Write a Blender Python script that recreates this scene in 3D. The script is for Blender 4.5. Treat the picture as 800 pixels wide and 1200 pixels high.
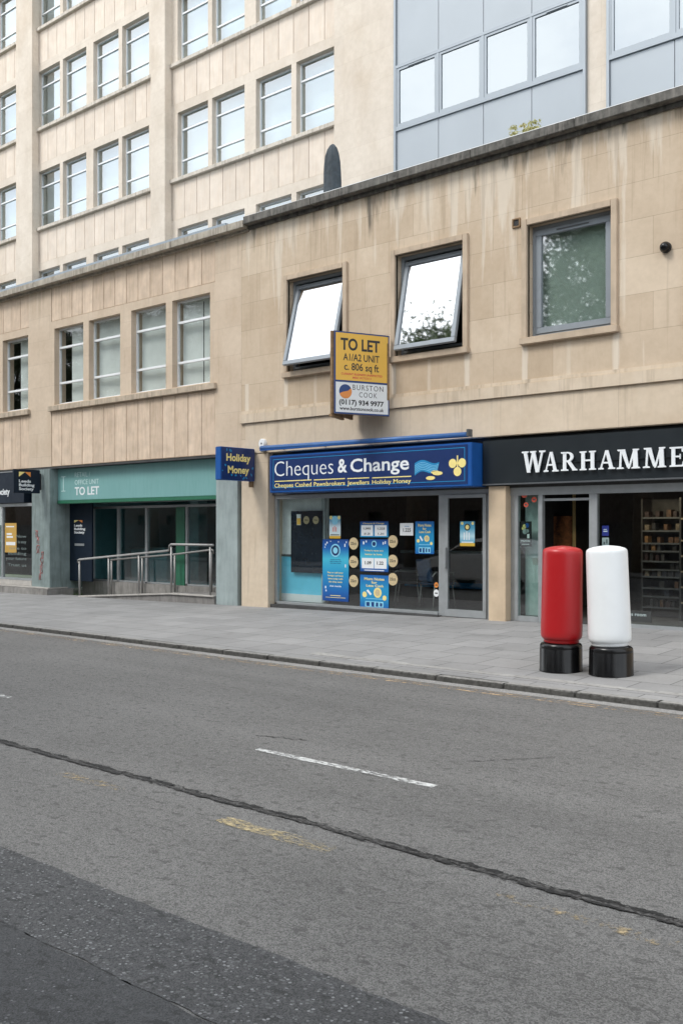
import bpy, bmesh, math, random
from mathutils import Vector, Matrix, noise
random.seed(11)
for o in list(bpy.data.objects): bpy.data.objects.remove(o)
SC = bpy.context.scene
COL = SC.collection
R = math.radians
# ------------------------------------------------------------------ camera
F_PX, TH, CAMZ, HOR = 1167.0, R(41.27), 1.75, 619.4
cam_d = bpy.data.cameras.new('camera'); cam = bpy.data.objects.new('camera', cam_d); COL.objects.link(cam)
cam.location = (0, 0, CAMZ); cam.rotation_euler = (R(90), 0, TH)
cam_d.sensor_width = 36; cam_d.lens = F_PX / 1200 * 36; cam_d.shift_y = (HOR - 600) / 1200
cam_d.clip_end = 1000; cam_d.clip_start = 0.05
SC.camera = cam
# ------------------------------------------------------------------ sky, sun, exposure
SUN_EL, SUN_AZ = R(52), R(28)          # sun high behind the camera's left shoulder, veiled by cloud
w = bpy.data.worlds.new('World'); SC.world = w; w.use_nodes = True
nt = w.node_tree; nt.nodes.clear()
out = nt.nodes.new('ShaderNodeOutputWorld'); bg = nt.nodes.new('ShaderNodeBackground')
sky = nt.nodes.new('ShaderNodeTexSky'); sky.sky_type = 'NISHITA'; sky.sun_disc = False
sky.sun_elevation = SUN_EL; sky.sun_rotation = R(180) + SUN_AZ
tc = nt.nodes.new('ShaderNodeTexCoord'); mp = nt.nodes.new('ShaderNodeMapping'); mp.inputs['Scale'].default_value = (1, 1, 2.2)
nz = nt.nodes.new('ShaderNodeTexNoise'); nz.inputs['Scale'].default_value = 2.6; nz.inputs['Detail'].default_value = 7; nz.inputs['Roughness'].default_value = .58
rp = nt.nodes.new('ShaderNodeValToRGB'); rp.color_ramp.elements[0].position = .36; rp.color_ramp.elements[0].color = (.55, .55, .55, 1)
rp.color_ramp.elements[1].position = .58; rp.color_ramp.elements[1].color = (.97, .97, .97, 1)
mx = nt.nodes.new('ShaderNodeMix'); mx.data_type = 'RGBA'; mx.inputs[7].default_value = (12.2, 12.7, 13.2, 1)
L = nt.links.new
L(tc.outputs['Generated'], mp.inputs[0]); L(mp.outputs[0], nz.inputs['Vector']); L(nz.outputs[0], rp.inputs[0])
L(rp.outputs[0], mx.inputs[0]); L(sky.outputs[0], mx.inputs[6]); L(mx.outputs[2], bg.inputs[0]); L(bg.outputs[0], out.inputs[0])
bg.inputs[1].default_value = .10
sd = bpy.data.lights.new('sun', 'SUN'); sun = bpy.data.objects.new('sun', sd); COL.objects.link(sun)
sd.energy = 1.4; sd.angle = R(18); sd.color = (1, .965, .91)
sun.rotation_euler = (R(90) - SUN_EL, 0, -SUN_AZ)
SC.view_settings.view_transform = 'Standard'; SC.view_settings.look = 'None'
SC.view_settings.exposure = .75; SC.view_settings.gamma = 1; SC.view_settings.use_curve_mapping = False
SC.cycles.max_bounces = 8; SC.cycles.transparent_max_bounces = 12; SC.cycles.caustics_reflective = False

# ------------------------------------------------------------------ measuring
_s, _c = math.sin(TH), math.cos(TH)
def at(px, py, Y):
    """point on the vertical plane Y that the survey photograph shows at px, py -> X, Z"""
    r = (px - 400) / F_PX; t = Y / (_c + r * _s)
    return t * (-_s + r * _c), CAMZ + t * (HOR - py) / F_PX
def ax(px, Y): return at(px, 0, Y)[0]
def gnd(px, py, z=0.0):
    t = (CAMZ - z) * F_PX / (py - HOR); r = (px - 400) / F_PX
    return t * (-_s + r * _c), t * (_c + r * _s)

# ------------------------------------------------------------------ node helpers
def newmat(name):
    m = bpy.data.materials.new(name); m.use_nodes = True
    return m, m.node_tree, m.node_tree.nodes['Principled BSDF']
def nd(nt, t, **kw):
    n = nt.nodes.new('ShaderNode' + t)
    for k, v in kw.items():
        if k.startswith('_'): setattr(n, k[1:], v)
        else:
            s = n.inputs[int(k[1:])] if (k[0] == 'i' and k[1:].isdigit()) else n.inputs[k]
            if hasattr(v, 'node'): nt.links.new(v, s)
            else: s.default_value = v
    return n
def rgba(c): return (c[0], c[1], c[2], 1)
def mixc(nt, f, a, b, mode='MIX'):
    n = nd(nt, 'Mix', _data_type='RGBA', _blend_type=mode)
    for i, v in ((0, f), (6, a), (7, b)):
        if hasattr(v, 'node'): nt.links.new(v, n.inputs[i])
        else: n.inputs[i].default_value = v if i == 0 else rgba(v)
    return n.outputs[2]
def mth(nt, op, a, b=0.0, clamp=False):
    n = nd(nt, 'Math', _operation=op, _use_clamp=clamp, i0=a, i1=b); return n.outputs[0]
def ramp(nt, v, p0, p1, c0=(0, 0, 0), c1=(1, 1, 1)):
    n = nd(nt, 'ValToRGB', Fac=v); e = n.color_ramp.elements
    e[0].position, e[1].position = p0, p1; e[0].color, e[1].color = rgba(c0), rgba(c1); return n.outputs[0]
def obj_co(nt, scale=(1, 1, 1), rot=(0, 0, 0)):
    t = nd(nt, 'TexCoord'); m = nd(nt, 'Mapping', Vector=t.outputs['Object'], Scale=scale, Rotation=rot); return m.outputs[0]
def noise_t(nt, co, scale, detail=4, rough=.55):
    return nd(nt, 'TexNoise', Vector=co, Scale=scale, Detail=detail, Roughness=rough).outputs[0]
def bump(nt, b, h, strength=.3, dist=.01):
    n = nd(nt, 'Bump', Height=h, Strength=strength, Distance=dist); nt.links.new(n.outputs[0], b.inputs['Normal'])

def plain(name, c, rough=.5, metal=0.0, spec=.5, var=.12, scale=6.0, bmp=0.0, dirt=None, isl=0.0):
    m, nt, b = newmat(name)
    co = obj_co(nt); n = noise_t(nt, co, scale, 5)
    lo = [x * (1 - var) for x in c]; hi = [min(1, x * (1 + var)) for x in c]
    col = mixc(nt, ramp(nt, n, .3, .7), lo, hi)
    if dirt:
        n2 = noise_t(nt, obj_co(nt, (5, 5, .6)), 3.0, 5)
        col = mixc(nt, mth(nt, 'MULTIPLY', ramp(nt, n2, .48, .72), dirt[3]), col, dirt[:3])
    if isl:
        ri = nd(nt, 'NewGeometry').outputs['Random Per Island']
        col = mixc(nt, 1.0, col, ramp(nt, ri, 0, 1, (1 - isl, 1 - isl * 1.15, 1 - isl * 1.3), (1 + isl * .6, 1 + isl * .6, 1 + isl * .6)), 'MULTIPLY')
    nt.links.new(col, b.inputs['Base Color'])
    b.inputs['Roughness'].default_value = rough; b.inputs['Metallic'].default_value = metal; b.inputs['Specular IOR Level'].default_value = spec
    nt.links.new(ramp(nt, noise_t(nt, co, scale * 2.3, 4), .2, .8, (rough * .8,) * 3, (min(1, rough * 1.2),) * 3), b.inputs['Roughness'])
    if bmp: bump(nt, b, noise_t(nt, co, scale * 8, 4), bmp, .01)
    return m

def glass(name, base=.02, k=1.0, tint=(.9, .95, .93), rough=0.0, wave=0.0, wscale=.6, gcol=(1, 1, 1)):
    m = bpy.data.materials.new(name); m.use_nodes = True; nt = m.node_tree; nt.nodes.clear()
    o = nd(nt, 'OutputMaterial'); fr = nd(nt, 'Fresnel', IOR=1.52)
    f = mth(nt, 'ADD', mth(nt, 'MULTIPLY', fr.outputs[0], k), base, True)
    geo = nd(nt, 'NewGeometry'); f = mth(nt, 'MULTIPLY', f, mth(nt, 'SUBTRACT', 1.0, geo.outputs['Backfacing']))   # only the outer face mirrors
    tr = nd(nt, 'BsdfTransparent', Color=rgba(tint)); gl = nd(nt, 'BsdfGlossy', Color=rgba(gcol), Roughness=rough)
    if wave:
        bp = nd(nt, 'Bump', Height=noise_t(nt, obj_co(nt), wscale, 2), Strength=wave, Distance=.02)
        nt.links.new(bp.outputs[0], gl.inputs['Normal'])
    s = nd(nt, 'MixShader', Fac=f); nt.links.new(tr.outputs[0], s.inputs[1]); nt.links.new(gl.outputs[0], s.inputs[2])
    nt.links.new(s.outputs[0], o.inputs[0]); return m

def ashlar(name, c1, c2, mortar, bw, rh, streak_top=None, dark=(.09, .08, .065), streak=.58, off=0.5, zoff=0.0, pale=(.70, .63, .53), sills=None):
    m, nt, b = newmat(name)
    t = nd(nt, 'TexCoord'); sx = nd(nt, 'SeparateXYZ', Vector=t.outputs['Object'])
    cb = nd(nt, 'CombineXYZ', X=mth(nt, 'ADD', sx.outputs[0], mth(nt, 'MULTIPLY', sx.outputs[1], 1.0)), Y=mth(nt, 'ADD', sx.outputs[2], zoff))
    br = nd(nt, 'TexBrick', _offset=off, Vector=cb.outputs[0], Color1=rgba(c1), Color2=rgba(c2), Mortar=rgba(mortar), Scale=1.0)
    br.inputs['Mortar Size'].default_value = .0035; br.inputs['Mortar Smooth'].default_value = .4
    br.inputs['Brick Width'].default_value = bw; br.inputs['Row Height'].default_value = rh; br.inputs['Bias'].default_value = 0
    co = obj_co(nt)
    n1 = noise_t(nt, co, 1.1, 6, .6); n2 = noise_t(nt, co, 9, 5, .6)
    col = mixc(nt, .55, br.outputs['Color'], ramp(nt, n1, .3, .7, (.75, .72, .68), (1.0, 1.0, 1.0)), 'MULTIPLY')
    col = mixc(nt, .30, col, ramp(nt, n2, .3, .7, (.72, .70, .66), (1.0, 1.0, 1.0)), 'MULTIPLY')
    # brownish weathering in broad patches
    col = mixc(nt, mth(nt, 'MULTIPLY', ramp(nt, noise_t(nt, obj_co(nt, (1, 1, .6)), .7, 5, .65), .52, .75), .45), col, (c1[0] * .68, c1[1] * .60, c1[2] * .50))
    if streak_top is not None:
        zt, ln = streak_top
        g = nd(nt, 'MapRange', Value=sx.outputs[2]); g.inputs[1].default_value = zt - ln; g.inputs[2].default_value = zt
        gz = g.outputs[0]
        # pale runs washed down from the coping in clusters, with ragged feet
        wob = nd(nt, 'TexNoise', Vector=co, Scale=1.7, Detail=2)
        nA = noise_t(nt, obj_co(nt, (1.9, 1.9, .17)), 1.6, 6, .62)
        nC = noise_t(nt, obj_co(nt, (.55, .55, .25)), 1.0, 2, .5)
        v = mth(nt, 'ADD', nA, mth(nt, 'MULTIPLY', mth(nt, 'SUBTRACT', gz, .62), .17))
        v = mth(nt, 'ADD', v, mth(nt, 'MULTIPLY', mth(nt, 'SUBTRACT', nC, .5), .38))
        col = mixc(nt, mth(nt, 'MULTIPLY', ramp(nt, v, .522, .585), streak), col, pale)
        # thin dark edges and black runs under the joints of the coping
        nB = noise_t(nt, obj_co(nt, (2.3, 2.3, .30), (0, 0, .7)), 1.4, 5, .55)
        db = mth(nt, 'MULTIPLY', ramp(nt, mth(nt, 'ADD', nB, mth(nt, 'MULTIPLY', mth(nt, 'SUBTRACT', gz, .83), .42)), .595, .70), .8)
        col = mixc(nt, db, col, dark)
        nD = noise_t(nt, obj_co(nt, (6, 6, .35)), 1.3, 5, .6)
        col = mixc(nt, mth(nt, 'MULTIPLY', ramp(nt, mth(nt, 'ADD', nD, mth(nt, 'MULTIPLY', gz, .12)), .60, .72), .30), col, (c1[0] * .45, c1[1] * .42, c1[2] * .38))
        if sills:
            # washed streaks under both ends and the middle of every sill
            c0, pitch, half, zs_ = sills
            t_ = mth(nt, 'PINGPONG', mth(nt, 'ADD', sx.outputs[0], -c0), pitch / 2)      # distance from the window's axis
            nE = noise_t(nt, obj_co(nt, (8, 8, 1.2)), 2.0, 4, .6)
            wig = mth(nt, 'MULTIPLY', mth(nt, 'SUBTRACT', nE, .5), .07)
            end = mth(nt, 'ABSOLUTE', mth(nt, 'SUBTRACT', mth(nt, 'ADD', t_, wig), half))
            e1 = ramp(nt, end, .035, .065, (1, 1, 1), (0, 0, 0)); e2 = ramp(nt, mth(nt, 'ADD', t_, wig), .02, .05, (.6, .6, .6), (0, 0, 0))
            below = mth(nt, 'MULTIPLY', mth(nt, 'LESS_THAN', sx.outputs[2], zs_), mth(nt, 'GREATER_THAN', sx.outputs[2], zs_ - .56))
            inside = mth(nt, 'MULTIPLY', below, mth(nt, 'LESS_THAN', t_, half))
            col = mixc(nt, mth(nt, 'MULTIPLY', inside, mth(nt, 'MULTIPLY', nE, .40)), col, (c1[0] * .62, c1[1] * .56, c1[2] * .47))
            col = mixc(nt, mth(nt, 'MULTIPLY', mth(nt, 'MULTIPLY', below, mth(nt, 'MAXIMUM', e1, e2)), .65), col, pale)
    nt.links.new(col, b.inputs['Base Color']); b.inputs['Roughness'].default_value = .9; b.inputs['Specular IOR Level'].default_value = .25
    h = mth(nt, 'ADD', mth(nt, 'MULTIPLY', br.outputs['Fac'], -1.2), mth(nt, 'MULTIPLY', n2, .5))
    bump(nt, b, h, .35, .006)
    return m

def asphalt(name, c, stone=.5, sscale=110, big=.0, bigscale=42, pit=.5, bmp=.8, tone=.12):
    m, nt, b = newmat(name); co = obj_co(nt)
    n1 = noise_t(nt, co, .55, 5, .6); nl = noise_t(nt, obj_co(nt, (.12, 1.6, 1)), 1.0, 4, .5)
    base = mixc(nt, ramp(nt, n1, .3, .7), [x * (1 - tone) for x in c], [x * (1 + tone) for x in c])
    base = mixc(nt, .8, base, ramp(nt, nl, .3, .7, (.80, .80, .80), (1.06, 1.06, 1.06)), 'MULTIPLY')
    v = nd(nt, 'TexVoronoi', Vector=co, Scale=sscale); sv = nd(nt, 'SeparateColor', Color=v.outputs['Color'])
    grain = ramp(nt, sv.outputs[0], .0, 1.0, (1 - stone,) * 3, (1 + stone,) * 3)
    col = mixc(nt, 1.0, base, grain, 'MULTIPLY')
    np_ = noise_t(nt, obj_co(nt, (1, 1.0, 1)), 24, 5, .6)
    col = mixc(nt, mth(nt, 'MULTIPLY', ramp(nt, np_, .34, .41, (1, 1, 1), (0, 0, 0)), pit), col, [x * .36 for x in c])
    npl = noise_t(nt, obj_co(nt, (.62, 1, 1)), 17, 6, .62)          # plucked stones: flecks a few centimetres long
    col = mixc(nt, mth(nt, 'MULTIPLY', ramp(nt, npl, .385, .43, (1, 1, 1), (0, 0, 0)), min(1, pit * 1.25)), col, [x * .42 for x in c])
    npb = noise_t(nt, obj_co(nt, (.62, 1, 1), (0, 0, .4)), 21, 6, .62)
    col = mixc(nt, mth(nt, 'MULTIPLY', ramp(nt, npb, .58, .66), .5), col, [min(.4, x * 1.45) for x in c])
    h = mth(nt, 'ADD', mth(nt, 'MULTIPLY', v.outputs['Distance'], -.8), mth(nt, 'ADD', np_, mth(nt, 'MULTIPLY', npl, 1.4)))
    if big:
        v2 = nd(nt, 'TexVoronoi', Vector=co, Scale=bigscale); s2 = nd(nt, 'SeparateColor', Color=v2.outputs['Color'])
        msk = mth(nt, 'MULTIPLY', mth(nt, 'GREATER_THAN', s2.outputs[1], mth(nt, 'SUBTRACT', 1.18 - big, mth(nt, 'MULTIPLY', ramp(nt, noise_t(nt, co, 1.3, 3), .35, .65), .36))), mth(nt, 'LESS_THAN', v2.outputs['Distance'], .42))
        col = mixc(nt, mth(nt, 'MULTIPLY', msk, .9), col, mixc(nt, s2.outputs[2], [x * 1.0 for x in c], [min(.36, x * 3.7) for x in c]))
        h = mth(nt, 'ADD', h, msk)
    nt.links.new(col, b.inputs['Base Color']); b.inputs['Roughness'].default_value = .82; b.inputs['Specular IOR Level'].default_value = .35
    bump(nt, b, h, bmp, .006); return m

def worn(name, paint, under, thr=.5, scale=28, soft=.06, rough=.7, along=1.0):
    m, nt, b = newmat(name); co = obj_co(nt, (along, 1, 1))
    n = noise_t(nt, co, scale, 5, .65); n2 = noise_t(nt, co, 2.2, 3)
    f = ramp(nt, mth(nt, 'ADD', mth(nt, 'MULTIPLY', n, .7), mth(nt, 'MULTIPLY', n2, .35)), thr, thr + soft)
    tr = nd(nt, 'BsdfTransparent'); ms = nd(nt, 'MixShader', Fac=f)
    nt.links.new(mixc(nt, ramp(nt, noise_t(nt, co, 90, 3), .3, .7), [x * .75 for x in paint], paint), b.inputs['Base Color'])
    b.inputs['Roughness'].default_value = rough
    nt.links.new(tr.outputs[0], ms.inputs[1]); nt.links.new(b.outputs[0], ms.inputs[2])
    nt.links.new(ms.outputs[0], nt.nodes['Material Output'].inputs[0]); return m

def slabs(name):
    m, nt, b = newmat(name); co = obj_co(nt)
    n0 = noise_t(nt, co, .5, 3)
    br = nd(nt, 'TexBrick', _offset=.5, Vector=co, Color1=(.240, .239, .237, 1), Color2=(.292, .290, .287, 1), Mortar=(.09, .09, .09, 1), Scale=1.0)
    br.inputs['Mortar Size'].default_value = .007; br.inputs['Mortar Smooth'].default_value = .3; br.inputs['Brick Width'].default_value = .62; br.inputs['Row Height'].default_value = .60; br.inputs['Bias'].default_value = -.1
    col = mixc(nt, .8, br.outputs['Color'], ramp(nt, noise_t(nt, co, 1.3, 6, .62), .3, .7, (.80, .80, .80), (1.04, 1.04, 1.04)), 'MULTIPLY')
    col = mixc(nt, .8, col, ramp(nt, noise_t(nt, co, 60, 3), .3, .7, (.86, .86, .86), (1.06, 1.06, 1.06)), 'MULTIPLY')
    sp = noise_t(nt, co, 7.5, 2, .4)      # chewing gum and spills
    col = mixc(nt, mth(nt, 'MULTIPLY', ramp(nt, sp, .70, .73), .35), col, (.30, .30, .29))
    col = mixc(nt, mth(nt, 'MULTIPLY', ramp(nt, noise_t(nt, co, 2.3, 5, .6), .58, .74), .35), col, (.105, .10, .095))
    nt.links.new(col, b.inputs['Base Color']); b.inputs['Roughness'].default_value = .78; b.inputs['Specular IOR Level'].default_value = .35
    bump(nt, b, mth(nt, 'ADD', mth(nt, 'MULTIPLY', br.outputs['Fac'], -1.0), mth(nt, 'MULTIPLY', noise_t(nt, co, 45, 3), .25)), .35, .006); return m

def gradient(name, stops, z0, z1, rough=.35, spots=0.0, spot=(.6, .8, .95)):
    """printed paper: the colours change up the sheet; a scatter of printed dots"""
    m, nt, b = newmat(name); t = nd(nt, 'TexCoord'); sx = nd(nt, 'SeparateXYZ', Vector=t.outputs['Object'])
    g = nd(nt, 'MapRange', Value=sx.outputs[2]); g.inputs[1].default_value = z0; g.inputs[2].default_value = z1
    r = nd(nt, 'ValToRGB', Fac=g.outputs[0]); e = r.color_ramp.elements
    while len(e) < len(stops): e.new(.5)
    for q, (p, c) in zip(e, stops): q.position = p; q.color = rgba(c)
    col = r.outputs[0]
    if spots:
        v = nd(nt, 'TexVoronoi', Vector=t.outputs['Object'], Scale=26.0)
        col = mixc(nt, mth(nt, 'MULTIPLY', mth(nt, 'LESS_THAN', v.outputs['Distance'], .22), spots), col, spot)
    nt.links.new(col, b.inputs['Base Color']); b.inputs['Roughness'].default_value = rough; return m

# ------------------------------------------------------------------ materials
M = {}
BEI1, BEI2 = (.585, .472, .353), (.69, .576, .448)
M['ash'] = ashlar('weathered ashlar', BEI1, BEI2, (.40, .32, .235), 1.12, .565, (7.95, 2.4), zoff=.455, sills=(-13.182 + 15.279, 2.734, .80, 4.65))
M['pan'] = plain('panel stone', (.635, .51, .395), .9, spec=.25, var=.13, scale=3.2, bmp=.25, dirt=(.40, .29, .195, .45), isl=.10)
M['lwall'] = ashlar('left ashlar', (.625, .51, .395), (.675, .56, .44), (.52, .43, .335), 1.05, .6, (8.05, 1.2), streak=.2)
M['pier'] = plain('smooth pier stone', (.56, .44, .31), .9, spec=.25, var=.14, scale=2.2, bmp=.12)
M['sill'] = plain('stone sill', (.47, .39, .30), .9, spec=.25, var=.2, scale=5, bmp=.3, dirt=(.20, .17, .135, .75))
M['surround'] = plain('stone surround', (.50, .40, .30), .9, spec=.25, var=.16, scale=2.4, bmp=.2, dirt=(.30, .245, .185, .32))
M['string'] = ashlar('string course stone', (.66, .555, .43), (.71, .60, .475), (.48, .40, .31), 2.1, 3.0, (4.2, 1.0), streak=.12, dark=(.24, .20, .155), off=0)
M['cope_r'] = plain('blackened coping', (.115, .11, .10), .9, spec=.25, var=.45, scale=7, bmp=.4, dirt=(.26, .24, .215, .65))
M['cope_l'] = plain('grey coping', (.40, .36, .30), .9, spec=.25, var=.25, scale=5, bmp=.3, dirt=(.15, .135, .115, .7))
M['lead'] = plain('lead flashing', (.30, .35, .40), .45, metal=.3, var=.1)
M['flash'] = plain('pale flashing', (.80, .82, .83), .5, var=.06)
M['tow'] = plain('tower panels', (.70, .615, .525), .9, spec=.25, var=.07, scale=2.5, bmp=.15, dirt=(.60, .47, .35, .4), isl=.07)
M['towash'] = ashlar('tower ashlar', (.70, .625, .54), (.745, .67, .58), (.62, .55, .46), 1.2, .75, None)
M['towsill'] = plain('tower sill', (.58, .53, .46), .9, spec=.25, var=.15, scale=4, bmp=.2, dirt=(.27, .235, .19, .7))
M['gap'] = plain('joint shadow gap', (.10, .075, .05), .95, spec=.1)
M['wht'] = plain('white window frame', (.80, .82, .83), .4, var=.04)
M['gry'] = plain('grey aluminium frame', (.27, .30, .33), .45, metal=.2, var=.05)
M['alu'] = plain('mill aluminium', (.40, .42, .43), .42, metal=.5, var=.08)
M['dgry'] = plain('dark frame', (.085, .092, .098), .5, var=.1)
M['cwp'] = plain('curtain wall panel', (.375, .41, .44), .38, metal=.15, var=.03, scale=1)
M['cwf'] = plain('curtain wall frame', (.33, .365, .395), .4, metal=.3, var=.03, scale=1)
M['g_sky'] = glass('sky glass', .30, 1.2, (.90, .95, .96), gcol=(.95, .985, 1.0), wave=.03)
M['g_cw'] = glass('curtain wall glass', .40, 1.1, (.80, .86, .88), gcol=(.93, .98, 1.0))
M['g_win'] = glass('window glass', .03, 1.2, (.965, .985, .975), wave=.03)
M['g_tilt'] = glass('mirrored sash glass', .80, 1.0, (.5, .55, .58), rough=.025, wave=.02)
M['g_grn'] = glass('coated window glass', .36, 1.0, (.92, .965, .945), rough=.025, wave=.03)
M['g_shop'] = glass('shop glass', .0, 2.25, (.93, .97, .965), wave=.015, wscale=.35)
M['g_teal'] = glass('tinted shop glass', .06, 1.4, (.76, .90, .91), wave=.05, wscale=.5)
M['blind'] = plain('blind fabric', (.87, .885, .87), .85, var=.08, scale=2)
M['blind2'] = plain('green blind', (.57, .64, .60), .85, var=.1, scale=2)
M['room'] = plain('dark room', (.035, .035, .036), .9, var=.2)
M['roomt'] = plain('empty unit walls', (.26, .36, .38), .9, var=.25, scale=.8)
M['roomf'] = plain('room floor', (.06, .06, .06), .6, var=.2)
M['navy'] = plain('navy panel', (.0045, .0115, .024), .55, spec=.3, var=.1, scale=2)
M['blue'] = plain('blue sign face', (.012, .05, .185), .32, var=.12, scale=1.2)
M['blue_d'] = plain('deep blue sign face', (.012, .032, .125), .32, var=.12, scale=1.2)
M['blue_e'] = plain('blue sign edge', (.012, .09, .33), .35, var=.15, scale=2)
M['cyan'] = plain('cyan print', (.02, .24, .50), .35, var=.1)
M['cyan_l'] = plain('pale cyan print', (.25, .60, .78), .35, var=.1)
M['gold'] = plain('pale gold print', (.86, .72, .27), .4, var=.06)
M['orange'] = plain('orange print', (.72, .26, .06), .4, var=.06)
M['amber'] = plain('amber board', (.80, .47, .075), .45, var=.05, scale=2)
M['letw'] = plain('white lettering', (.78, .81, .83), .4, var=.03)
M['letk'] = plain('black lettering', (.02, .02, .022), .5, var=.1)
M['red_p'] = plain('red print', (.62, .10, .06), .5, var=.1)
M['paper'] = plain('white paper', (.76, .78, .79), .6, var=.03)
M['black'] = plain('black fascia', (.012, .0165, .020), .36, var=.15, scale=1.5)
M['blackp'] = plain('black gloss plastic', (.004, .004, .0045), .22, spec=.35, var=.4, dirt=(.014, .0135, .013, .5))
M['teal'] = plain('teal fascia', (.185, .375, .37), .42, var=.05, scale=1, dirt=(.12, .30, .28, .35))
M['teal_d'] = plain('green trim', (.025, .14, .08), .4, var=.08)
M['teal_l'] = plain('teal lettering', (.58, .76, .75), .42, var=.12)
M['slate'] = plain('grey green stone', (.205, .255, .25), .55, spec=.4, var=.2, scale=3, bmp=.1, dirt=(.10, .13, .125, .6))
M['slate_p'] = plain('pale green stone', (.31, .365, .365), .5, spec=.4, var=.14, scale=2.5, bmp=.08, dirt=(.20, .25, .24, .55))
M['plinth'] = plain('grey plinth', (.25, .24, .225), .85, var=.22, scale=4, bmp=.3, dirt=(.10, .095, .085, .6))
M['plinth_d'] = plain('dark plinth', (.05, .05, .05), .7, var=.3, scale=4, bmp=.2)
M['pale_c'] = plain('pale concrete', (.42, .40, .37), .85, var=.15, scale=5, bmp=.3)
M['ramp'] = plain('ramp concrete', (.21, .20, .19), .85, var=.2, scale=5, bmp=.3, dirt=(.10, .095, .09, .5))
M['steel'] = plain('brushed stainless steel', (.33, .325, .315), .55, metal=.55, var=.1, scale=12)
M['red'] = plain('red bollard plastic', (.40, .011, .014), .33, spec=.45, var=.015, scale=3)
M['white'] = plain('white bollard plastic', (.79, .815, .825), .36, spec=.45, var=.03, scale=3)
M['fab'] = plain('grey fabric', (.040, .052, .062), .8, var=.3, scale=9, bmp=.6)
M['wood'] = plain('weathered timber', (.23, .145, .075), .75, var=.3, scale=14, bmp=.2)
M['goldst'] = plain('gold sticker', (.62, .50, .30), .35, metal=.1, var=.12, scale=30)
M['road'] = asphalt('worn asphalt', (.146, .144, .140), .50, 170, .0, 60, .52, 1.0)
M['roadd'] = asphalt('chipped asphalt', (.071, .0725, .075), .5, 190, .46, 52, .6, 1.0)
M['roadk'] = asphalt('dark asphalt', (.058, .060, .063), .45, 200, .05, 60, .55, .9)
M['seam'] = asphalt('bitumen seam', (.044, .043, .042), .8, 70, .05, 50, .6, 1.2, .4)
M['tar'] = asphalt('black tar edge', (.016, .016, .016), .6, 90, 0, 50, .3, .8)
M['gut'] = asphalt('pale gutter', (.27, .265, .255), .4, 180, 0, 50, .5, .7)
M['slab'] = slabs('paving slabs')
M['slab_l'] = plain('pale kerb slabs', (.285, .28, .268), .85, var=.2, scale=3, bmp=.25, dirt=(.15, .145, .135, .6))
M['kerb'] = plain('granite kerb', (.20, .195, .185), .85, var=.35, scale=14, bmp=.4, dirt=(.075, .072, .066, .8))
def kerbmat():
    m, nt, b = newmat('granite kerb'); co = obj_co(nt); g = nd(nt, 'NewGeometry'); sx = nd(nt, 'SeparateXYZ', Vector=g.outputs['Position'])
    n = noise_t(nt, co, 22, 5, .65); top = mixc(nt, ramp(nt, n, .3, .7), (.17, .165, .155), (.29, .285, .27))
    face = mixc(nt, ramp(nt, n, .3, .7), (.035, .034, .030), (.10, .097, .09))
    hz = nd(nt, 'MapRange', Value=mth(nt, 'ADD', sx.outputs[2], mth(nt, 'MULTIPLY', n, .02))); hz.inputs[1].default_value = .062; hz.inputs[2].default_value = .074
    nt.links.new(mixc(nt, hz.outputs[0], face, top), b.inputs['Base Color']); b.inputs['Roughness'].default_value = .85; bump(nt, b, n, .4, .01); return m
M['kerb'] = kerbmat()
M['wline'] = worn('worn white paint', (.58, .59, .58), None, .44, 40, .14, .7, .5)
M['yline'] = worn('worn yellow paint', (.47, .385, .22), None, .47, 46, .20, .7, .45)
M['yline2'] = worn('ghost yellow paint', (.38, .30, .18), None, .53, 22, .14)
M['oline'] = worn('faded kerb line paint', (.50, .37, .23), None, .49, 14, .16)
M['stain'] = worn('pavement grime', (.10, .095, .085), None, .50, 9, .22, .85)
M['pole'] = plain('black metal', (.015, .015, .016), .5)
M['skin_b'] = plain('bark', (.10, .075, .055), .95, var=.4, scale=8, bmp=.6)
M['carp'] = plain('silver car paint', (.88, .90, .92), .25, metal=.2, var=.03)
M['carg'] = plain('car glass', (.012, .014, .016), .05, spec=.8)
M['tyre'] = plain('tyre rubber', (.02, .02, .02), .85)
M['lamp_r'] = plain('tail lamp', (.5, .02, .02), .2)
M['brick'] = plain('dull brick', (.06, .042, .035), .9, var=.25, scale=4)
M['grass'] = plain('grass', (.05, .08, .025), .95, var=.4, scale=3)
M['lit'] = None
def leafmat(name, a, b_):
    m, nt, b = newmat(name)
    oi = nd(nt, 'TexCoord'); n = noise_t(nt, oi.outputs['Object'], .9, 3)
    nt.links.new(mixc(nt, ramp(nt, n, .35, .65), a, b_), b.inputs['Base Color']); b.inputs['Roughness'].default_value = .6
    return m
M['leaf'] = leafmat('tree leaves', (.030, .058, .020), (.075, .11, .04))
M['leafy'] = leafmat('dry yellow leaves', (.30, .31, .10), (.55, .50, .26))

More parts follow.
